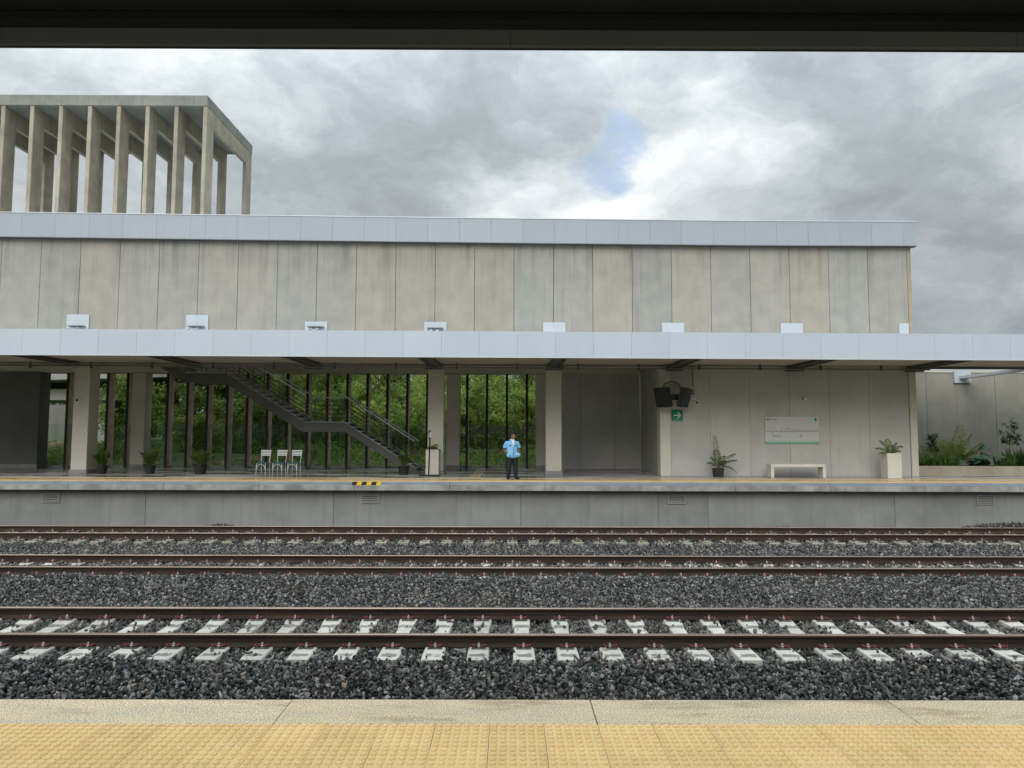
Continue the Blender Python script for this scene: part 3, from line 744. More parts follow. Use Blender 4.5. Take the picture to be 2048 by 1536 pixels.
# outer support at the right: strut from the garden wall
b = B(); b.box(19.33, 20.06, 30.90, 30.99, 3.88, 4.42); b.build('anchor_plate', 'plate_steel', can)
b = B(); b.hexa([(19.52, 30.88, 4.05), (19.86, 30.88, 4.05), (21.0, 27.0, 4.22), (20.75, 27.0, 4.22), (19.52, 30.88, 4.17), (19.86, 30.88, 4.17), (21.0, 27.0, 4.32), (20.75, 27.0, 4.32)]); b.build('strut', 'plate_steel', can)
b = B(); b.box(16.0, 27, 27.86, 28.0, 4.20, 4.36); b.build('canopy_beam', 'beam_steel', can)
pl = B().box(6.085, 6.115, 29.1, 30.6, 3.85, 4.33).build('anchor_plate', 'plate_steel', can)

# ------------------------------------------------------------------ concrete frame tower on the roof
tw = thing('frame_tower', (-20, 41, 9.9), 'tall open concrete frame tower rising above the left roof', 'tower')
for k in range(9):
    x = -16.68-1.575*k
    prof = [(38.02, 9.3), (38.95, 9.3), (38.95, 18.55), (43.9, 18.55), (43.9, 9.3), (44.78, 9.3), (44.78, 19.45), (38.02, 19.45)]
    b = B()
    for (y0, y1, z0, z1) in ((38.02, 38.95, 9.3, 19.45), (38.951, 43.899, 18.55, 19.45), (43.9, 44.78, 9.3, 19.45)): b.box(x-.11, x+.11, y0, y1, z0, z1)
    b.build('portal_frame', 'tower_concrete', tw, bevel=.015, origin=(x, 38, 10))
B().box(-30, -16.57, 38.2, 44.6, 19.46, 19.62).build('roof_slab', 'tower_edge', tw)
for (x0, x1, y0, y1) in ((-30, -16.555, 37.98, 38.19), (-30, -16.555, 44.61, 44.82), (-16.76, -16.555, 38.191, 44.609)):
    B().box(x0, x1, y0, y1, 19.455, 20.05).build('parapet', 'tower_edge', tw, bevel=.015)

# ------------------------------------------------------------------ garden wall and planting bed on the right
gw = thing('garden_wall', (22, 31, 0), 'weathered concrete panel wall behind the right planting bed', 'wall')
for x0, x1 in ((15.95, 18.14), (18.15, 21.14), (21.15, 24.14), (24.15, 28)):
    B().box(x0, x1, 31, 31.15, -.1, 4.33).build('wall_panel', 'wall_concrete', gw, bevel=.006, origin=(x0, 31, 0)).color = (.80, .82, .80, 1)
B().box(15.95, 28, 30.97, 31.2, 4.335, 4.42).build('coping', 'column_concrete', gw)
pb = thing('planting_bed', (21, 28.1, 0), 'low stained concrete planting bed kerb on the right platform', 'planter')
B().box(16.0, 28, 28.1, 28.32, 0.001, .40).build('kerb', 'planter_kerb', pb, bevel=.01)
B().box(16.0, 28, 28.321, 30.99, 0.001, .33).build('soil', 'soil_dark', pb)

# ------------------------------------------------------------------ staircase
st = thing('staircase', (-9, 30.7, 0), 'dark grey steel staircase climbing to the left behind the platform', 'staircase')
NSTEP = 12
flights = [((-3.95, 0.0), (-6.92, 2.08)), ((-8.54, 2.08), (-11.92, 4.14)), ((-13.58, 4.14), (-16.2, 5.75))]
def stringer(y0, y1):
    # stringer polygon in x,z: along the tops then back along the undersides
    top = [(-3.72, .02), (-3.95, .20), (-6.92, 2.08), (-8.54, 2.08), (-11.92, 4.14), (-13.58, 4.14), (-15.2, 5.2)]
    bot = [(-15.4, 4.86), (-13.70, 3.73), (-11.98, 3.73), (-8.66, 1.68), (-6.86, 1.68), (-4.22, 0.001), (-3.72, 0.001)]
    return [(*p, ) for p in top], bot
T_, Bt = stringer(0, 0)
for y in (30.0, 31.45):
    for i in range(len(T_)-1):
        a, c = T_[i], T_[i+1]; d, e = Bt[len(Bt)-1-i], Bt[len(Bt)-2-i]
        b = B(); b.extrude_poly([a, c, e, d][::-1], 'y', y, y+.05); b.build('stringer', 'stair_steel', st)
        if i: b = B(); b.extrude_poly([a, c, (c[0], c[1]+.022), (a[0], a[1]+.022)], 'y', y-.006, y+.056); b.build('stringer_sheen', 'plate_steel', st)  # added pale strip: light along the stringer's top edge, made as a part
for (xa, za), (xb, zc) in flights:
    for i in range(NSTEP):
        f0 = (i+1)/NSTEP; x = xa+(xb-xa)*(i+.5)/NSTEP; z = za+(zc-za)*f0 - .0
        if z > 4.9: break
        wd = abs(xb-xa)/NSTEP*.55+.03
        b = B(); b.box(x-wd, x+wd, 30.055, 31.445, z-.045, z-.005); b.build('tread', 'tread_steel', st)
for x0, x1, z in ((-8.54, -6.92, 2.07), (-13.58, -11.92, 4.13)):
    B().box(x0, x1, 30.055, 31.445, z-.06, z-.01).build('landing', 'tread_steel', st)
def rail_line(y, off, pts, rad, nm):
    b = B(); b.tube([(x, y, z+off) for x, z in pts], rad, 6); b.build(nm, 'stair_steel' if rad < .02 else 'fascia_trim', st, smooth=True)  # handrails paler than the bars: wet sheen put into the colour
lo = [(-3.97, .22), (-6.92, 2.10)]; up = [(-8.54, 2.10), (-11.92, 4.16)]
for y in (30.025, 31.475):
    for off, rad in ((1.08, .030), (.90, .013), (.72, .013), (.54, .013), (.36, .013), (.18, .013)):
        nm = 'handrail' if rad > .02 else 'rail_bar'
        rail_line(y, off, lo, rad, nm); rail_line(y, off, up, rad, nm)
        if y > 31 or rad < .02: rail_line(y, off, [(-6.92, 2.10), (-8.54, 2.10)], rad, nm)
        rail_line(y, off, [(-11.92, 4.16), (-13.58, 4.16)], rad, nm)
    for x, z in ((-3.97, .2), (-4.95, .84), (-5.94, 1.46), (-6.92, 2.08), (-7.73, 2.08), (-8.54, 2.08), (-9.67, 2.77), (-10.8, 3.46), (-11.92, 4.14), (-12.75, 4.14), (-13.58, 4.14)):
        B().box(x-.014, x+.014, y-.012, y+.012, z-.02, z+1.08).build('baluster', 'stair_steel', st)

# ------------------------------------------------------------------ platform furniture
def bevel_box(b_, name, mat, parent, bev=.008, **k): return b_.build(name, mat, parent, bevel=bev, **k)
# concrete bench
t = thing('bench', (10.8, 27.15, 0), 'white concrete slab bench standing below the route map', 'bench')
bevel_box(B().box(9.81, 11.88, 26.92, 27.40, .40, .51), 'seat', 'bench_white', t)
for x0, x1 in ((9.81, 9.93), (11.76, 11.88)): bevel_box(B().box(x0, x1, 26.92, 27.40, 0, .398), 'leg', 'bench_white', t)

# foliage builders
def frond(b, base, az, length, rise, droop, n_=14, lw=.034, ll=.26, twist=0., side_droop=.35):
    """arching palm frond: rachis strip with paired leaflets"""
    base = Vector(base); hd = Vector((math.cos(az), math.sin(az), 0)); sd_ = Vector((-math.sin(az), math.cos(az), 0))
    P = []
    for i in range(n_+1):
        t_ = i/n_
        P.append(base + hd*length*(t_*.75+.25*t_*t_)*math.cos(rise)*(1-.1*t_) + Vector((0, 0, 1))*length*(math.sin(rise)*t_ - droop*t_**2.4))
    b.tube([P[0], P[n_//3], P[2*n_//3], P[n_]], [.010, .008, .005, .002], 4)
    for i in range(max(2, n_//6), n_+1):
        t_ = i/n_; d = (P[i]-P[i-1]).normalized()
        L_ = ll*math.sin(math.pi*min(.12+.80*t_, .95))**.7
        for s_ in (-1, 1):
            dr = (sd_*s_*.8 + d*.62 - Vector((0, 0, 1))*side_droop*random.uniform(.5, 1.2)).normalized()
            tip = P[i]+dr*L_*random.uniform(.85, 1.1)-Vector((0, 0, L_*.22))
            mid_ = P[i]+dr*L_*.5; wv = d*lw*.5
            b.quad(P[i]-wv*.5, mid_-wv, tip, mid_+wv); 
def palm(b, base, nf, L0, L1, r0=.55, r1=1.3, seed=0, ll=.2, lw=.024, n_=14, droop=(.25, .6)):
    random.seed(seed)
    for k in range(nf):
        az = 2*math.pi*(k/nf)+random.uniform(-.4, .4)
        frond(b, (base[0]+.02*math.cos(az), base[1]+.02*math.sin(az), base[2]), az, random.uniform(L0, L1), random.uniform(r0, r1), random.uniform(*droop), n_, lw, ll)
def pot(t, x, y, r, h, mat='rubber'):
    b = B(); b.loft([(x, y, z*h, r*k, r*k) for z, k in ((0, .78), (.86, .98), (.87, 1.06), (1.0, 1.08), (1.0, .98), (.88, .95))], 20); b.build('pot', mat, t, smooth=False)
    b = B(); b.loft([(x, y, h*.87, r*.93, r*.93), (x, y, h*.90, r*.9, r*.9)], 16); b.build('soil', 'soil_dark', t)
for i, (x, y, r, h, nf, L0, L1, lab) in enumerate((
        (-16.08, 28.45, .20, .32, 13, .65, 1.0, 'small potted palm in a black pot beside the leftmost front column'),
        (-14.18, 28.45, .20, .33, 13, .7, 1.1, 'potted palm in a black pot between left column and wide-potted palm'),
        (-12.16, 28.35, .25, .37, 15, .8, 1.25, 'feathery palm in a wide black pot left of the white chairs'),
        (-4.15, 28.3, .22, .34, 6, .6, 1.25, 'sparse upright plant in a black pot at the foot of the stairs'))):
    t = thing('potted_plant', (x, y, 0), lab, 'potted plant', 'potted plants along the far platform')
    pot(t, x, y, r, h)
    b = B(); palm(b, (x, y, h*.9), nf, L0*.9, L1*.9, .9, 1.5, 20+i, .24, .034, 16, (.12, .42)); b.build('foliage', 'leaf_palm', t)
    if i == 3:
        b = B(); b.tube([(x, y, .3), (x+.01, y, .8), (x-.02, y, 1.35)], [.012, .009, .004], 5); b.build('stem', 'leaf_palm', t)
t = thing('potted_plant', (7.95, 27.35, 0), 'slender palm in a square black pot by the grey wall', 'potted plant', 'potted plants along the far platform')
b = B(); b.hexa([(7.79, 27.19, 0), (8.11, 27.19, 0), (8.11, 27.51, 0), (7.79, 27.51, 0), (7.77, 27.17, .34), (8.13, 27.17, .34), (8.13, 27.53, .34), (7.77, 27.53, .34)]); b.build('pot', 'rubber', t, bevel=.012)
b = B(); random.seed(5)
for az, L_, ri, dr, l2 in ((130, 1.45, 84, .14, .26), (0, 1.15, 52, .30, .26), (-15, .95, 40, .30, .24), (170, .70, 66, .3, .22), (185, .65, 48, .4, .22), (-60, .75, 60, .5, .22), (20, .80, 70, .35, .24), (-10, .85, 28, .62, .2), (90, .9, 76, .2, .22)):
    frond(b, (7.95, 27.35, .33), R(az), L_, R(ri), dr, 24, .026, l2)
b.build('foliage', 'leaf_palm', t)
# tall white planters
def planter(x0, x1, y0, y1, h, lab):
    t = thing('tall_planter', ((x0+x1)/2, (y0+y1)/2, 0), lab, 'planter', 'tall white planters')
    wl = .04
    b = B()
    b.box(x0, x1, y0, y0+wl, 0, h); b.box(x0, x1, y1-wl, y1, 0, h); b.box(x0, x0+wl, y0+wl+.0005, y1-wl-.0005, 0, h-.0005); b.box(x1-wl, x1, y0+wl+.0005, y1-wl-.0005, 0, h-.0005)
    b.build('box', 'planter_white', t, bevel=.004)
    B().box(x0+wl+.002, x1-wl-.002, y0+wl+.002, y1-wl-.002, h-.1, h-.06).build('soil', 'soil_dark', t)
    return t
t = planter(14.07, 14.60, 26.68, 27.18, .93, 'tall white square planter with a small palm beside the right wall end')
b = B(); random.seed(11)
for az, L_, ri, dr in ((175, .95, 66, .34), (160, .80, 48, .42), (100, .75, 78, .2), (5, .85, 55, .42), (-10, .65, 72, .25), (195, .6, 30, .35), (-40, .5, 50, .4), (60, .6, 66, .3)): frond(b, (14.33, 26.93, .86), R(az), L_, R(ri), dr, 24, .026, .22)
b.build('foliage', 'leaf_palm', t)
t = planter(-3.24, -2.74, 28.05-.2, 28.38, 1.0, 'tall white square planter with grassy plant against the centre column')
b = B(); random.seed(12)
for k in range(16): frond(b, (-2.98+random.uniform(-.1, .1), 28.1, .93), R(random.uniform(0, 360)), random.uniform(.3, .55), R(random.uniform(25, 75)), random.uniform(.2, .6), 9, .03, .13)
b.build('foliage', 'leaf_palm', t)
# sanitiser stand
t = thing('dispenser_stand', (-3.06, 27.5, 0), 'thin black post stand with bottle and flat base before white planter', 'stand')
bevel_box(B().box(-3.43, -2.68, 27.30, 27.70, 0.001, .045), 'base', 'black_steel', t)
b = B(); b.tube([(-3.08, 27.5, .04), (-3.04, 27.5, 1.55)], .028, 8); b.build('post', 'black_steel', t)
b = B(); b.loft([(-3.03, 27.47, z, r, r) for z, r in ((1.47, .035), (1.62, .035), (1.66, .015), (1.70, .015))], 10); b.build('bottle', 'sign_white', t)
b = B(); b.box(-3.07, -3.0, 27.44, 27.52, 1.70, 1.745); b.box(-3.095, -3.05, 27.5, 27.56, 1.40, 1.74); b.build('pump', 'black_steel', t)
# chairs
def chair(x, y, rz, lab):
    t = thing('chair', (x, y, 0), lab, 'chair', 'white chairs in a row')
    t.rotation_euler = (0, 0, rz)
    def part(b, nm, mat, sm=True, bev=0): 
        me_ = b.mesh(nm, mat, sm, bev); return put(nm, me_, t)
    for s_ in (-1, 1):
        b = B(); b.tube([(s_*.195, -.19, 0), (s_*.185, -.185, .25), (s_*.18, -.18, .44)], [.013, .014, .014], 7); part(b, 'leg', 'chair_white')
        b = B(); b.tube([(s_*.17, .20, 0), (s_*.165, .18, .25), (s_*.165, .175, .45), (s_*.185, .20, .72), (s_*.205, .24, .95)], .014, 7); part(b, 'back_post', 'chair_white')
    b = B(); b.tube([(.18*math.cos(a), -.19, .20+.215*math.sin(a)) for a in np.linspace(0, math.pi, 11)], .009, 6); part(b, 'front_arch', 'chair_white')
    b = B(); b.loft([(0, -.01, .440, .20, .20), (0, -.01, .448, .215, .215), (0, -.01, .472, .215, .215), (0, -.01, .485, .19, .19)], 24); part(b, 'seat', 'seat_teal', False)
    for k in range(4):
        z = .735+.060*k; hw = .187+.018*(z-.72)/.22; y_ = .205+.035*(z-.72)/.22
        b = B(); b.hexa([(-hw, y_, z), (hw, y_, z), (hw, y_+.012, z), (-hw, y_+.012, z), (-hw, y_+.006, z+.038), (hw, y_+.006, z+.038), (hw, y_+.018, z+.038), (-hw, y_+.018, z+.038)]); part(b, 'slat', 'chair_white', False)
    return t
chair(-9.64, 28.2, R(-8), 'white slat-back chair with teal seat, leftmost of three in a row')
chair(-9.00, 28.2, R(-8), 'white slat-back chair with teal seat, middle of three in a row')
chair(-8.42, 28.2, R(-8), 'white slat-back chair with teal seat, rightmost of three in a row')
# route map
t = thing('route_map', (11.0, 27.88, 1.27), 'wide grey route map board with green bottom stripe on wall', 'sign')
bevel_box(B().box(9.96, 12.06, 27.855, 27.885, 1.34, 2.318), 'board', 'sign_grey', t, .003)
B().box(9.96, 12.06, 27.850, 27.885, 1.273, 1.338).build('stripe', 'sign_pale_green', t)
b = B(); Yf = 27.8525
def bar(x0, z0, x1, z1, w_=.008):
    d = Vector((x1-x0, z1-z0)).normalized()*w_; px, pz = -d.y, d.x
    b.quad((x0+px, Yf, z0+pz), (x0-px, Yf, z0-pz), (x1-px, Yf, z1-pz), (x1+px, Yf, z1+pz))
bar(9.97, 1.735, 12.05, 1.735, .006)
for fx, fl in ((.05, 1), (.11, 1.15), (.16, .4), (.20, .4), (.27, 1.05), (.30, .45), (.36, .8), (.39, .9), (.42, .9), (.48, .75), (.51, .75), (.54, .35), (.58, .6), (.61, .6), (.64, .55), (.67, .5), (.71, .4), (.75, .45), (.79, .4), (.83, .35), (.88, .6), (.91, .4), (.94, 1.0), (.98, .3)):
    x = 9.98+2.06*fx; bar(x, 1.765, x+.10*fl, 1.765+.125*fl, .005)
bar(10.24, 1.735, 10.24, 1.575, .006); bar(10.24, 1.575, 10.57, 1.575, .006)
for k in range(5): bar(10.26+.07*k, 1.49, 10.30+.07*k, 1.555, .005)
for x in (10.56, 10.82, 11.08): bar(x, 1.69, x+.012, 1.72, .008)
bar(10.03, 2.21, 10.09, 2.21, .016); bar(10.09, 2.19, 10.13, 2.23, .008); 
for k, (a, c) in enumerate(((10.19, 10.24), (10.245, 10.27), (10.275, 10.31), (10.32, 10.35), (10.36, 10.42))): bar(a, 2.205, c, 2.205, .010)
bar(10.02, 2.245, 10.15, 2.245, .003); bar(10.02, 2.165, 10.15, 2.165, .003); bar(10.02, 2.165, 10.02, 2.245, .003); bar(10.15, 2.165, 10.15, 2.245, .003)
bar(11.33, 1.62, 11.345, 1.64, .012); bar(11.29, 1.565, 11.39, 1.565, .006); bar(11.29, 1.535, 11.39, 1.535, .006); bar(11.90, 2.11, 11.96, 2.11, .006)
b.build('print', 'sign_ink', t)
b = B(); b.quad(*[(11.93+.052*math.cos(a), Yf, 2.205+.052*math.sin(a)) for a in np.linspace(0, 2*math.pi, 20)[:-1]]); b.build('emblem', 'sign_green', t)
# green arrow sign
t = thing('arrow_sign', (6.54, 27.88, 2.13), 'green square sign with white right arrow under the screens', 'sign')
bevel_box(B().box(6.33, 6.755, 27.86, 27.885, 2.13, 2.565), 'board', 'sign_green', t, .004)
b = B(); Yf = 27.857
bar(6.41, 2.355, 6.67, 2.355, .022); bar(6.675, 2.36, 6.55, 2.475, .020); bar(6.675, 2.35, 6.55, 2.235, .020)
b.build('arrow', 'sign_white', t)
b = B()
for k in range(9): bar(6.36+.041*k, 2.17, 6.36+.041*k+random.uniform(.022, .034), 2.17, .007)
b.build('lettering', 'sign_white', t)
# pair of platform screens back to back on an arm
t = thing('platform_screens', (6.27, 27.5, 2.7), 'pair of black display screens angled apart on a wall bracket', 'screens')
def screen(cx, cy, cz_, tilt, yaw, mirror, glass):
    M = Matrix.Translation((cx, cy, cz_)) @ Matrix.Rotation(yaw, 4, 'Z') @ Matrix.Rotation(tilt, 4, 'Y')
    base = wloc(t)
    def mk(b_, nm, mat, bev=.0, par=None):
        b_.v = [tuple(M @ Vector(v_)) for v_ in b_.v]
        return b_.build(nm, mat, t, bevel=bev)
    bx = B(); bx.box(-.09, .09, -.34, .34, -.38, .38); mk(bx, 'screen_case', 'screen_black', .02)
    s_ = -1 if mirror else 1
    gx = B(); gx.box(min(s_*.081, s_*.086), max(s_*.081, s_*.086), -.29, .29, -.33, .33); mk(gx, 'screen_glass', 'screen_panel')
screen(5.86, 27.25, 3.02, R(-15), R(38), True, 1)
screen(6.68, 27.25, 3.02, R(15), R(-38), False, 1)
b = B(); b.box(6.02, 6.52, 27.42, 27.56, 2.93, 3.15); b.box(6.2, 6.36, 27.56, 27.86, 2.95, 3.12); b.build('bracket', 'screen_black', t, bevel=.01)
for q, (dx, hh, rr_) in enumerate(((0, .30, .013), (.04, .27, .010), (.1, .16, .009))):
    b = B(); b.tube([(5.90+dx, 27.45, 3.36), (5.98+dx, 27.5, 3.36+hh*.7), (6.25, 27.5, 3.36+hh), (6.52-dx, 27.5, 3.36+hh*.75), (6.64-dx, 27.45, 3.36)], rr_, 6); b.build('cable', 'rubber', t, smooth=True)
B().box(6.88, 6.96, 26.93, 26.96, 3.33, 3.38).build('sticker', 'sign_white', t)
# security cameras and small wall boxes
for x, y, z, lab in ((-17.13, 28.42, 2.90, 'round white security camera on the leftmost front column'), (7.32, 27.9, 2.85, 'round white security camera on the grey wall beside the screens')):
    t = thing('security_camera', (x, y, z), lab, 'camera', 'round security cameras')
    b = B(); b.tube([(x, y-.002, z), (x, y-.05, z), (x, y-.06, z)], [.085, .085, .07], 16); b.build('housing', 'white_plastic', t)
    b = B(); b.ball((x, y-.058, z), (.052, .035, .052)); b.build('lens', 'screen_black', t, smooth=True)
t = thing('junction_box', (7.2, 27.88, 2.97), 'small white junction box at the end of a vertical conduit', 'box')
bevel_box(B().box(7.12, 7.28, 27.82, 27.885, 2.97, 3.14), 'box', 'white_plastic', t, .006)
B().box(7.16, 7.24, 27.816, 27.819, 3.04, 3.08).build('marking', 'sign_ink', t)
b = B(); b.tube([(7.17, 27.86, 3.14), (7.17, 27.86, 4.25)], .018, 6); b.build('conduit', 'conduit', t)
t = thing('wall_sensor', (11.55, 27.88, 2.96), 'small white sensor box high on the wall above the map', 'box')
bevel_box(B().box(11.48, 11.62, 27.82, 27.885, 2.965, 3.055), 'box', 'white_plastic', t, .006); B().box(11.46, 11.479, 27.83, 27.885, 2.96, 3.06).build('bracket', 'screen_black', t)
# thin poles leaning at a fin
t = thing('leaning_poles', (-8.7, 33.0, 0), 'thin dark poles leaning against the fins below the staircase', 'poles')
for (x0, x1, z) in ((-9.25, -9.55, 1.75), (-9.2, -8.7, 1.9), (-9.18, -8.62, 1.5)):
    b = B(); b.tube([(x0, 32.9, 0), (x1, 33.5, z)], .018, 6); b.build('pole', 'beam_steel', t)

# ------------------------------------------------------------------ person
def remeshed(b, name, mat, parent, vox=.012, smooth_it=6):
    me_ = b.mesh(name+'_src', mat); tmp = bpy.data.objects.new('tmp', me_); COL.objects.link(tmp)
    md = tmp.modifiers.new('r', 'REMESH'); md.mode = 'VOXEL'; md.voxel_size = vox
    ms = tmp.modifiers.new('s', 'SMOOTH'); ms.factor = .5; ms.iterations = smooth_it
    dg = bpy.context.evaluated_depsgraph_get(); dg.update()
    nm = bpy.data.meshes.new_from_object(tmp.evaluated_get(dg))
    nm.materials.clear(); nm.materials.append(MATS[mat])
    nm.polygons.foreach_set('use_smooth', [True]*len(nm.polygons))
    bpy.data.objects.remove(tmp); bpy.data.meshes.remove(me_)
    return put(name, nm, parent) if parent else put(name, nm)
pr = thing('person', (.10, 25.72, 0), 'person in light blue short-sleeved uniform shirt and black trousers, hands in pockets', 'person')
pr.rotation_euler = (0, 0, R(13))
HT = Matrix.Translation((.015, -.005, 1.535)) @ Matrix.Rotation(R(52), 4, 'Z')      # head turned to the right of the picture
def head_pts(b_, k0):
    b_.v[k0:] = [tuple(HT @ Vector(v_)) for v_ in b_.v[k0:]]
b = B()
k0 = len(b.v)
b.ball((0, -.004, .015), (.076, .094, .112), 18, 12); b.ball((0, -.040, -.045), (.058, .058, .062), 14, 10)      # skull, jaw (face towards -y)
b.tube([(0, -.094, .035), (0, -.112, -.005), (0, -.098, -.016)], [.010, .017, .012], 8)                          # nose
for s_ in (-1, 1): b.ball((s_*.078, .008, .0), (.012, .022, .032), 8, 6)
head_pts(b, k0)
b.tube([(0, .005, 1.30), (.005, .0, 1.40), (.012, -.003, 1.47)], [.075, .064, .060], 14)
b.loft([(0, 0, .74, .16, .115), (0, 0, .95, .175, .13), (0, 0, 1.15, .175, .12), (0, 0, 1.30, .17, .10), (0, 0, 1.37, .10, .07)], 20)
for s_ in (-1, 1):
    sh_, el, wr = Vector((s_*.18, .01, 1.305)), Vector((s_*.278, .05, 1.06)), Vector((s_*.185, -.10, .925))
    b.tube([sh_, (sh_+el)/2, el], [.062, .055, .045], 10); b.tube([el, (el*.55+wr*.45), wr], [.045, .043, .031], 10)
    hd_ = wr+Vector((-s_*.03, .0, -.03))
    b.tube([wr, hd_, hd_+Vector((-s_*.02, .01, -.03))], [(.03, .024), (.036, .022), (.032, .018)], 10)
    for q in range(4):
        o_ = hd_+Vector((-s_*(.040-.020*q), .012-.005*q, -.03-.003*q)); b.tube([o_, o_+Vector((-s_*.012, .01, -.02)), o_+Vector((-s_*.014, .03, -.025))], [.010, .009, .007], 6)
    b.tube([wr+Vector((-s_*.01, .0, -.02)), hd_+Vector((-s_*.03, -.012, -.01)), hd_+Vector((-s_*.042, -.012, -.03))], [.012, .011, .008], 6)
    hip, kn, an = Vector((s_*.095, 0, .80)), Vector((s_*.125, -.01, .44)), Vector((s_*.135, .01, .09))
    b.tube([hip, (hip+kn)/2, kn, (kn*.6+an*.4), an], [.095, .078, .056, .052, .036], 12)
    b.tube([an, Vector((s_*.137, -.01, .06)), Vector((s_*.14, -.05, .045))], [.034, .032, .02], 10)
body = remeshed(b, 'body', 'skin', pr, .011, 3)
# hair
b = B(); k0 = 0
b.ball((0, .030, .055), (.094, .096, .100), 18, 12); b.ball((0, .058, -.01), (.082, .062, .085), 14, 10); b.ball((.0, -.050, .108), (.076, .056, .042), 12, 8); b.ball((-.02, -.02, .115), (.05, .06, .03), 12, 8)
head_pts(b, 0); remeshed(b, 'hair', 'hair_black', pr, .010, 2)
b = B()
for s_ in (-1, 1): b.ball((s_*.030, -.090, .022), (.011, .008, .006), 8, 6); b.box(s_*.030-.016, s_*.030+.016, -.100, -.090, .038, .044)
b.box(-.022, .022, -.103, -.092, -.052, -.046)
head_pts(b, 0); b.v = [tuple(Vector(v_)+Vector((.10, 25.72, 0))) for v_ in b.v]; b.build('face_features', 'hair_black', pr)
# shirt: torso, sleeves, pocket bulge
b = B()
b.loft([(0, 0, .765, .198, .145), (.005, -.005, .85, .205, .155), (0, -.01, .97, .200, .160), (0, -.005, 1.12, .198, .145), (0, 0, 1.27, .195, .128), (0, .005, 1.335, .165, .105), (0, .008, 1.38, .105, .080), (.003, .006, 1.415, .078, .068)], 26)
for s_ in (-1, 1):
    b.tube([(s_*.11, .005, 1.325), (s_*.185, .012, 1.295), (s_*.240, .03, 1.20), (s_*.272, .045, 1.10)], [.062, .078, .076, .070], 14)
b.ball((.195, -.09, .865), (.095, .10, .085), 12, 8); b.ball((-.15, -.105, .85), (.085, .09, .085), 12, 8)
shirt = remeshed(b, 'shirt', 'shirt_blue', pr, .011, 4)
def local(b_, nm, mat, sm=True, par=None):
    return put(nm, b_.mesh(nm, mat, sm), pr)
for s_ in (-1, 1):
    b = B(); b.tube([(s_*.2665, .042, 1.118), (s_*.274, .047, 1.086)], [.077, .076], 14); local(b, 'sleeve_cuff', 'shirt_navy')
    b = B(); b.tube([(s_*.105, -.035, 1.388), (s_*.185, -.015, 1.372)], [.020, .022], 8); local(b, 'epaulette', 'shirt_navy')
    b = B(); b.box(s_*.105-.035, s_*.105+.035, -.152, -.135, 1.195, 1.215); local(b, 'pocket_flap', 'shirt_navy', False)
b = B(); b.tube([(s_*.0, -.120, 1.09), (.0, -.150, 1.09)], [.003, .003], 6)
b = B(); b.hexa([(.015, -.150, 1.205), (.030, -.150, 1.205), (.030, -.12, 1.205), (.015, -.12, 1.205), (-.055, -.088, 1.40), (.062, -.088, 1.40), (.062, -.03, 1.415), (-.055, -.03, 1.415)]); local(b, 'undershirt', 'shirt_white', False)
b = B(); b.tube([(.07*math.cos(a), .005-.068*math.sin(a)*1.0, 1.405+.012*math.cos(2*a)) for a in np.linspace(-.3, math.pi+.3, 14)], .016, 8); local(b, 'collar', 'shirt_white')
b = B(); b.tube([(.018, -.166, 1.13), (.012, -.172, .97), (.01, -.165, .80)], .006, 6); local(b, 'button_line', 'shirt_navy')
# trousers, boots
b = B(); b.loft([(0, 0, .70, .168, .125), (0, 0, .80, .178, .132), (0, 0, .86, .175, .13)], 22)
for s_ in (-1, 1): b.tube([(s_*.09, 0, .80), (s_*.108, -.003, .62), (s_*.126, -.01, .44), (s_*.130, .0, .26), (s_*.134, .01, .12)], [.112, .106, .090, .080, .072], 14)
remeshed(b, 'trousers', 'trousers', pr, .011, 4)
for s_ in (-1, 1):
    b = B(); a_ = .45 if s_ > 0 else -.35
    fx = math.sin(a_)
    b.tube([(s_*.134, .015, .17), (s_*.136, .012, .08), (s_*.138, .0, .055)], [.060, .058, .052], 12)
    b.tube([(s_*.136, .045, .048), (s_*.138+fx*.05, -.03, .048), (s_*.138+fx*.13, -.12, .040), (s_*.138+fx*.17, -.165, .035)], [(.048, .046), (.048, .048), (.038, .05), (.025, .04)], 12)
    b.box(s_*.138-.045+fx*.04, s_*.138+.045+fx*.04, -.12, .075, .001, .03)
    remeshed(b, 'boot', 'boots', pr, .010, 2)

# ------------------------------------------------------------------ planting bed plants
def leaf_blade(b, base, az, L_, w_, rise, droop, n_=5):
    base = Vector(base); hd = Vector((math.cos(az), math.sin(az), 0)); sd_ = Vector((-math.sin(az), math.cos(az), 0)); prev = None
    for i in range(n_+1):
        t_ = i/n_; p_ = base+hd*L_*math.cos(rise)*t_+Vector((0, 0, L_*(math.sin(rise)*t_-droop*t_*t_)))
        ww = w_*max(math.sin(math.pi*(.12+.86*t_)), .03)
        cur = (p_-sd_*ww, p_+sd_*ww)
        if prev: b.quad(prev[0], prev[1], cur[1], cur[0])
        prev = cur
def strap_clump(x, y, n_, L_, seed, lab, mat='leaf_bed', r=.3, w_=.034):
    L_ *= 1.55; n_ = int(n_*1.5)
    random.seed(seed); t = thing('strap_leaf_plant', (x, y, .33), lab, 'plant', 'plants in the right planting bed')
    for q in range(3):
        b = B()
        for k in range(n_//3): leaf_blade(b, (x+random.uniform(-r, r), y+random.uniform(-.2, .2), .32), random.uniform(0, 6.28), L_*random.uniform(.6, 1.15), w_*random.uniform(.7, 1.2), R(random.uniform(42, 86)), random.uniform(.12, .5))
        b.build('leaf_tuft', mat, t)
strap_clump(16.35, 28.75, 70, .62, 1, 'dark strap-leaved clump against the wall end in the right bed', r=.28)
strap_clump(16.95, 28.65, 80, .5, 2, 'low strap-leaved clump below the small leafy shrub', r=.35)
strap_clump(17.55, 28.6, 60, .45, 3, 'low strap-leaved clump left of the broad-leaved plant', r=.28)
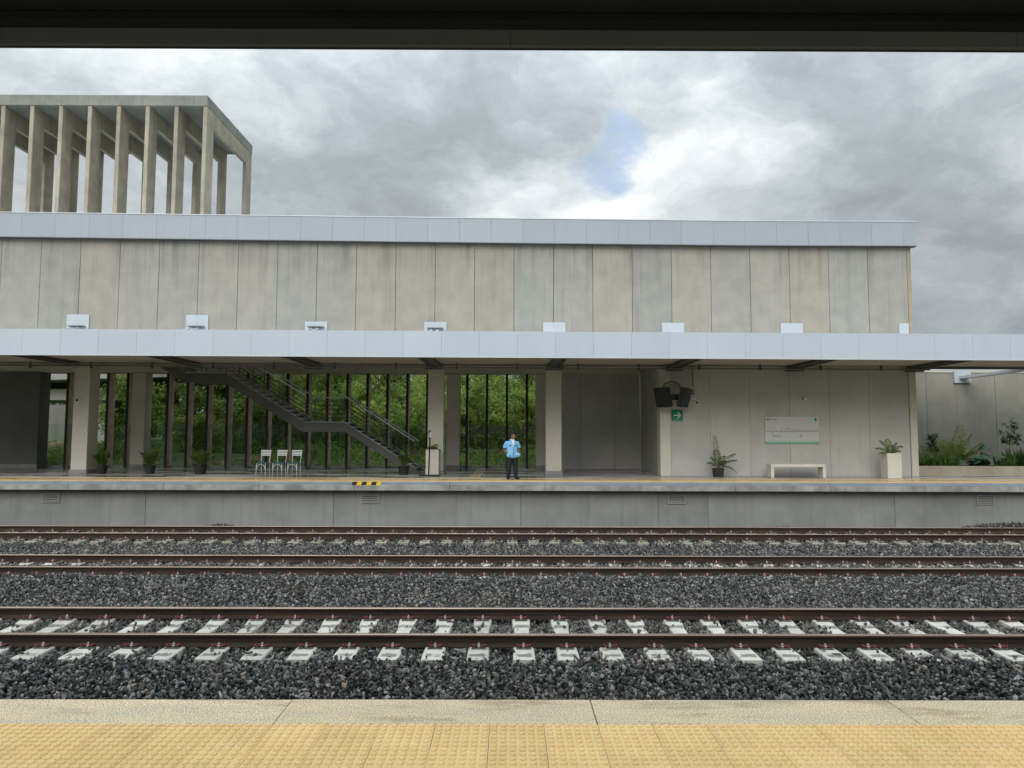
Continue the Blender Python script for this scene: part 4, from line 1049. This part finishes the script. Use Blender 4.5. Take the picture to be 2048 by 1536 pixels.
strap_clump(20.25, 28.7, 80, .62, 4, 'strap-leaved clump at the right picture edge of the bed', r=.38)
strap_clump(20.95, 28.8, 70, .7, 8, 'tall strap-leaved clump beyond the taller leafy shrub', r=.4)
strap_clump(19.75, 28.6, 45, .42, 9, 'small strap-leaved clump right of the broad-leaved plant', r=.25)
# bright feathery palm
t = thing('bed_palm', (18.15, 29.2, .33), 'bright green feathery palm in the right planting bed', 'palm', 'plants in the right planting bed')
b = B(); palm(b, (18.15, 29.2, .33), 19, 1.2, 2.0, .62, 1.38, 31, .40, .030, 28, (.12, .42)); b.build('fronds', 'leaf_bedpalm', t)
b = B(); b.tube([(18.15, 29.2, .3), (18.15, 29.2, .55)], [.06, .04], 8); b.build('stem', 'bark', t)
# broad-leaved plant
random.seed(9)
t = thing('broad_leaf_plant', (18.85, 28.7, .33), 'broad-leaved blue-green plant before the feathery palm', 'plant', 'plants in the right planting bed')
for k in range(26):
    x, y, z = 18.85+random.gauss(0, .38), 28.65+random.uniform(-.2, .3), .52+abs(random.gauss(.24, .2))
    az = random.uniform(0, 6.28); b = B()
    b.tube([(18.85, 28.8, .33), ((x+18.85)/2, (y+28.8)/2, z*.8), (x, y, z)], .008, 4)
    M = Matrix.Translation((x, y, z)) @ Matrix.Rotation(az, 4, 'Z') @ Matrix.Rotation(R(random.uniform(15, 55)), 4, 'Y')
    sc = random.uniform(.24, .38); ring = []
    for a in np.linspace(0, 2*math.pi, 13)[:-1]:
        r_ = sc*(.62+.32*math.cos(a)+.10*math.cos(3*a)+.06*math.cos(7*a)); ring.append(M @ Vector((r_*math.cos(a)+sc*.4, r_*math.sin(a)*.95, -.16*sc*abs(math.sin(a)) - .25*r_*r_)))
    c0 = M @ Vector((sc*.4, 0, .02)); kk = len(b.v); b.v += [tuple(c0)]+[tuple(q) for q in ring]
    for i in range(12): b.face(kk, kk+1+i, kk+1+(i+1) % 12)
    b.build('leaf', 'leaf_broad', t, smooth=True)
def rosette_shrub(x, y, h, spread, n_, seed, lab, lean=0.):
    random.seed(seed); t = thing('leafy_shrub', (x, y, .33), lab, 'shrub', 'plants in the right planting bed')
    b = B(); lf = B()
    top = Vector((x+lean*h, y, .33+h)); b.tube([(x, y, .3), (x+lean*h*.4, y, .33+h*.45), top], [.016, .012, .005], 5)
    for k in range(n_):
        f = random.uniform(.42, 1.0); o_ = Vector((x+lean*h*f, y, .33+h*f))
        az = random.uniform(0, 6.28); L_ = spread*random.uniform(.3, 1.0)*(1.25-f*.75)
        e = o_+Vector((math.cos(az)*L_, math.sin(az)*L_*.7, L_*.35)); b.tube([o_, e], [.006, .003], 4)
        for q in range(10):
            leaf_blade(lf, e+Vector((0, 0, random.uniform(-.03, .03))), 6.28*q/10+random.uniform(-.3, .3), random.uniform(.13, .20), .032, R(random.uniform(-25, 60)), random.uniform(0, .4), 4)
    b.build('stem', 'bark', t); lf.build('leaves', 'leaf_bed', t)
rosette_shrub(17.15, 29.0, 1.25, .30, 24, 41, 'small dark leafy shrub on a thin stem in the right bed')
rosette_shrub(20.25, 29.1, 1.85, .48, 34, 42, 'taller leafy shrub on a bare stem at the far right', .12)

# ------------------------------------------------------------------ beyond the station: slope, trees, overpass
b = B(); xs_ = np.linspace(-90, 40, 66); ys_ = np.concatenate([np.linspace(34.3, 60, 26), np.linspace(63, 200, 30)])
def tz(x, y): return -.45 + max(0, min((y-36)/14, 1))*1.0 + max(0, (y-50))*.03 + .25*math.sin(x*.45+y*.3)*min(1, (y-34.3)/4) + .9*math.exp(-((x+17)/4.5)**2-((y-40)/3.5)**2)
for y in ys_:
    for x in xs_: b.v.append((float(x), float(y), tz(float(x), float(y))))
n_ = len(xs_)
for j in range(len(ys_)-1):
    for i in range(n_-1): b.face(j*n_+i, j*n_+i+1, (j+1)*n_+i+1, (j+1)*n_+i)
struct('hillside', b.build('hillside', 'earth', smooth=True), label='orange earth and green slope behind the station')

def leaves_mesh(name, centres, radii, nper, size, mat, rg, droop=.4, aspect=.42):
    V = []; 
    for c, r in zip(centres, radii):
        k = int(nper*(r/np.mean(radii))**1.6)+1
        d = rg.normal(size=(k, 3)); d /= np.linalg.norm(d, axis=1)[:, None]
        rad = r*rg.random(k)**.45
        p_ = c+d*rad[:, None]*np.array([1, 1, .72])
        ax = rg.normal(size=(k, 3))+d*.8; ax[:, 2] -= droop; ax /= np.linalg.norm(ax, axis=1)[:, None]
        nn = rg.normal(size=(k, 3)); nn[:, 2] += 1.2
        sd_ = np.cross(ax, nn); sd_ /= np.linalg.norm(sd_, axis=1)[:, None]+1e-6
        s_ = size*rg.uniform(.6, 1.3, k)[:, None]
        up_ = np.cross(sd_, ax)
        q = np.stack([p_, p_+ax*s_*.5+sd_*s_*aspect*.5+up_*s_*.06, p_+ax*s_, p_+ax*s_*.5-sd_*s_*aspect*.5+up_*s_*.06], 1)
        V.append(q.reshape(-1, 3))
    V = np.concatenate(V); nq = len(V)//4
    me_ = bpy.data.meshes.new(name); me_.vertices.add(len(V)); me_.vertices.foreach_set('co', V.astype(np.float32).ravel())
    me_.loops.add(nq*4); me_.loops.foreach_set('vertex_index', np.arange(nq*4, dtype=np.int32))
    me_.polygons.add(nq); me_.polygons.foreach_set('loop_start', np.arange(0, nq*4, 4, dtype=np.int32)); me_.polygons.foreach_set('loop_total', np.full(nq, 4, dtype=np.int32))
    me_.materials.append(MATS[mat]); me_.update(calc_edges=True); return me_
def make_tree(seed, h, cr, mat, leaf=.28, nclump=46, nper=150, low=.25, bark='bark', trunk=.16):
    rg = np.random.default_rng(seed); random.seed(seed)
    b = B(); top = Vector((random.uniform(-.4, .4), random.uniform(-.4, .4), h*.72))
    b.tube([(0, 0, -.6), (top.x*.3, top.y*.3, h*.25), (top.x*.7, top.y*.7, h*.5), tuple(top)], [trunk, trunk*.8, trunk*.55, trunk*.25], 8)
    C_, Rr = [], []
    for k in range(nclump):
        f = low+(1-low)*rg.random()
        az = rg.random()*6.283; rr_ = cr*(rg.random()**.5)*math.sin(math.pi*min(.15+.75*(1-(f-low)/(1-low))+.08, .98))**.6
        c = np.array([top.x*f+math.cos(az)*rr_, top.y*f+math.sin(az)*rr_, h*f*.94]); C_.append(c); Rr.append(cr*rg.uniform(.16, .34))
        if k % 3 == 0:
            s0 = Vector((top.x*f*.7, top.y*f*.7, h*f*.62)); b.tube([tuple(s0), tuple((s0+Vector(c))/2+Vector((0, 0, .15))), tuple(c)], [trunk*.3, trunk*.2, trunk*.07], 5)
    return b.mesh('trunk', bark, True), leaves_mesh('crown', C_, Rr, nper, leaf, mat, rg)
TREES = [make_tree(101, 8.4, 3.6, 'leaf_dark', .30, 60, 130, .12), make_tree(102, 7.6, 3.4, 'leaf_mid', .27, 56, 130, .1), make_tree(103, 9.2, 3.8, 'leaf_dark', .30, 64, 170, .12, 'bark_pale'), make_tree(104, 5.4, 2.7, 'leaf_bright', .23, 52, 170, .08)]
SHR = [make_tree(111, 3.0, 1.5, 'leaf_bright', .20, 34, 130, .08, trunk=.06), make_tree(112, 3.8, 1.7, 'leaf_mid', .20, 36, 130, .08, trunk=.07), make_tree(113, 2.2, 1.3, 'leaf_bright', .17, 30, 120, .05, trunk=.05)]
VEG = []
def plant_tree(kind, name, x, y, sc, rz, lab, cat, grp, dz=0):
    t = thing(name, (x, y, tz(x, y)-.1+dz), lab, cat, grp); t.rotation_euler = (0, 0, rz); t.scale = (sc, sc, sc)
    put('trunk', kind[0], t); put('crown', kind[1], t); VEG.append(t)
random.seed(77)
desc = {0: 'dark dense tree', 1: 'mid-green spreading tree', 2: 'dark pale-trunked tree', 3: 'light green feathery tree'}
xs_t = np.linspace(-45, 8, 10)
def where(x, y):                       # which bay of the slatted front one sees it through
    u = x/y
    return ('left of the leftmost front column' if u < -.60 else 'right of the leftmost front column' if u < -.45 else 'above the white chairs' if u < -.27 else 'over the stair landing' if u < -.18
            else 'over the lower stair flight' if u < -.10 else 'left of the standing person' if u < -.03 else 'behind the standing person')
used = {}
def say(base, x, y):
    l = base+', seen '+where(x, y); return l
for i, x in enumerate(xs_t):
    k = i % 3; px_, py_ = float(x)+random.uniform(-.8, .8), 65+random.uniform(-2, 5)
    plant_tree(TREES[k], 'tree', px_, py_, random.uniform(1.1, 1.3), random.uniform(0, 6), say(desc[k]+', back row', px_, py_), 'tree', 'back row of the wood, '+where(px_, py_))
for i, x in enumerate(np.linspace(-28, 5.6, 13)):
    k = (3, 1, 3, 1)[i % 4]; px_, py_ = float(x)+random.uniform(-.8, .8), 55.5+random.uniform(-1.5, 2.5)
    plant_tree(TREES[k], 'tree', px_, py_, random.uniform(1.0, 1.2), random.uniform(0, 6), say(desc[k]+', front row', px_, py_), 'tree', 'front row of the wood, '+where(px_, py_))
sdesc = ('rounded yellow-green shrub', 'tall mid-green shrub', 'low bright shrub')
for row, (x0_, x1_, n__, yc, lab_) in enumerate(((-20.0, 3.6, 18, 45.0, 'close behind the glass'), (-21.5, 4.6, 18, 49.5, 'in the second row behind the glass'))):
    for i, x in enumerate(np.linspace(x0_, x1_, n__)):
        k = (i+row) % 3; px_, py_ = float(x)+random.uniform(-.4, .4), yc+random.uniform(-1.2, 1.2)
        if row == 0 and px_ < -12.0 and i % 2: continue
        plant_tree(SHR[k], 'shrub', px_, py_, random.uniform(1.0, 1.35), random.uniform(0, 6), say(sdesc[k]+(', nearest row' if row == 0 else ', second row'), px_, py_), 'shrub', 'shrubs '+lab_+', '+where(px_, py_))
rg_ = np.random.default_rng(55); C_, R_ = [], []
for k in range(900):                   # leafy ground cover on the slope, thin over the bare earth mound
    x, y = rg_.uniform(-30, 6), 35.2+9.5*rg_.random()**1.2
    if math.hypot(x+17, (y-40)*1.2) < 4.6 and rg_.random() < .86: continue
    r = rg_.uniform(.25, .6)*(1 if y < 38 else 1.35); C_.append(np.array([x, y, tz(x, y)+r*.55])); R_.append(r)
ug = put('undergrowth', leaves_mesh('undergrowth', C_, R_, 48, .17, 'leaf_mid', rg_)); ug['kind'] = 'stuff'; ug['label'] = 'low leafy undergrowth covering the slope behind the glass'
for l_ in {t_['label'] for t_ in VEG}:
    same = sorted([t_ for t_ in VEG if t_['label'] == l_], key=lambda t_: t_.location.x/t_.location.y)
    if len(same) > 1:
        words = ['left one', 'right one'] if len(same) == 2 else ['leftmost']+['middle']*(len(same)-2)+['rightmost']
        for t_, w_ in zip(same, words): t_['label'] = l_+', '+w_
# overpass at the far left
ov = thing('overpass', (-30, 54, 0), 'concrete road overpass with railing seen through the left fins', 'bridge')
B().hexa([(-60, 54, 4.9), (-17.5, 52, 5.9), (-17.5, 62, 5.9), (-60, 62, 4.9), (-60, 54, 6.2), (-17.5, 52, 6.7), (-17.5, 62, 6.7), (-60, 62, 6.2)]).build('deck', 'overpass_concrete', ov)
B().box(-60, -28.2, 54.4, 61, 4.1, 4.88).build('girder', 'overpass_concrete', ov)
for x in (-31.0, -42): B().box(x-.7, x+.7, 55, 60, -.5, 4.09).build('pier', 'overpass_concrete', ov)
b = B()
for i in range(22): x = -60+2*i; z = 6.2+(x+60)/42.5*.5; b.tube([(x, 53.9-(x+60)/42.5*1.9+.3, z), (x, 53.9-(x+60)/42.5*1.9+.3, z+1)], .04, 5)
b.tube([(-60, 54.2, 7.2), (-17.6, 52.3, 7.7)], .05, 5); b.tube([(-60, 54.2, 6.8), (-17.6, 52.3, 7.3)], .03, 5); b.build('railing', 'grey_steel', ov)
# pallet of pale blocks
t = thing('block_stack', (-26.3, 42.5, 0), 'stack of pale concrete blocks seen behind the left fins', 'block stack')
bm_ = shared_box(.395, .38, .19, 'brick_pale', .01)
for j in range(6):
    for i in range(7): put('block', bm_, t, (-1.5+.4*i+(.2 if j % 2 else 0), random.uniform(-.02, .02), -.15+.195*j))
sw = thing('site_wall', (-30, 46, 0), 'rough concrete retaining wall behind the block stack', 'wall')
for i in range(5): B().box(-36+1.6*i, -36+1.6*i+1.58, 46, 46.3, -.3, 3.4).build('wall_panel', 'overpass_concrete', sw)

print('stones', len(PTS))
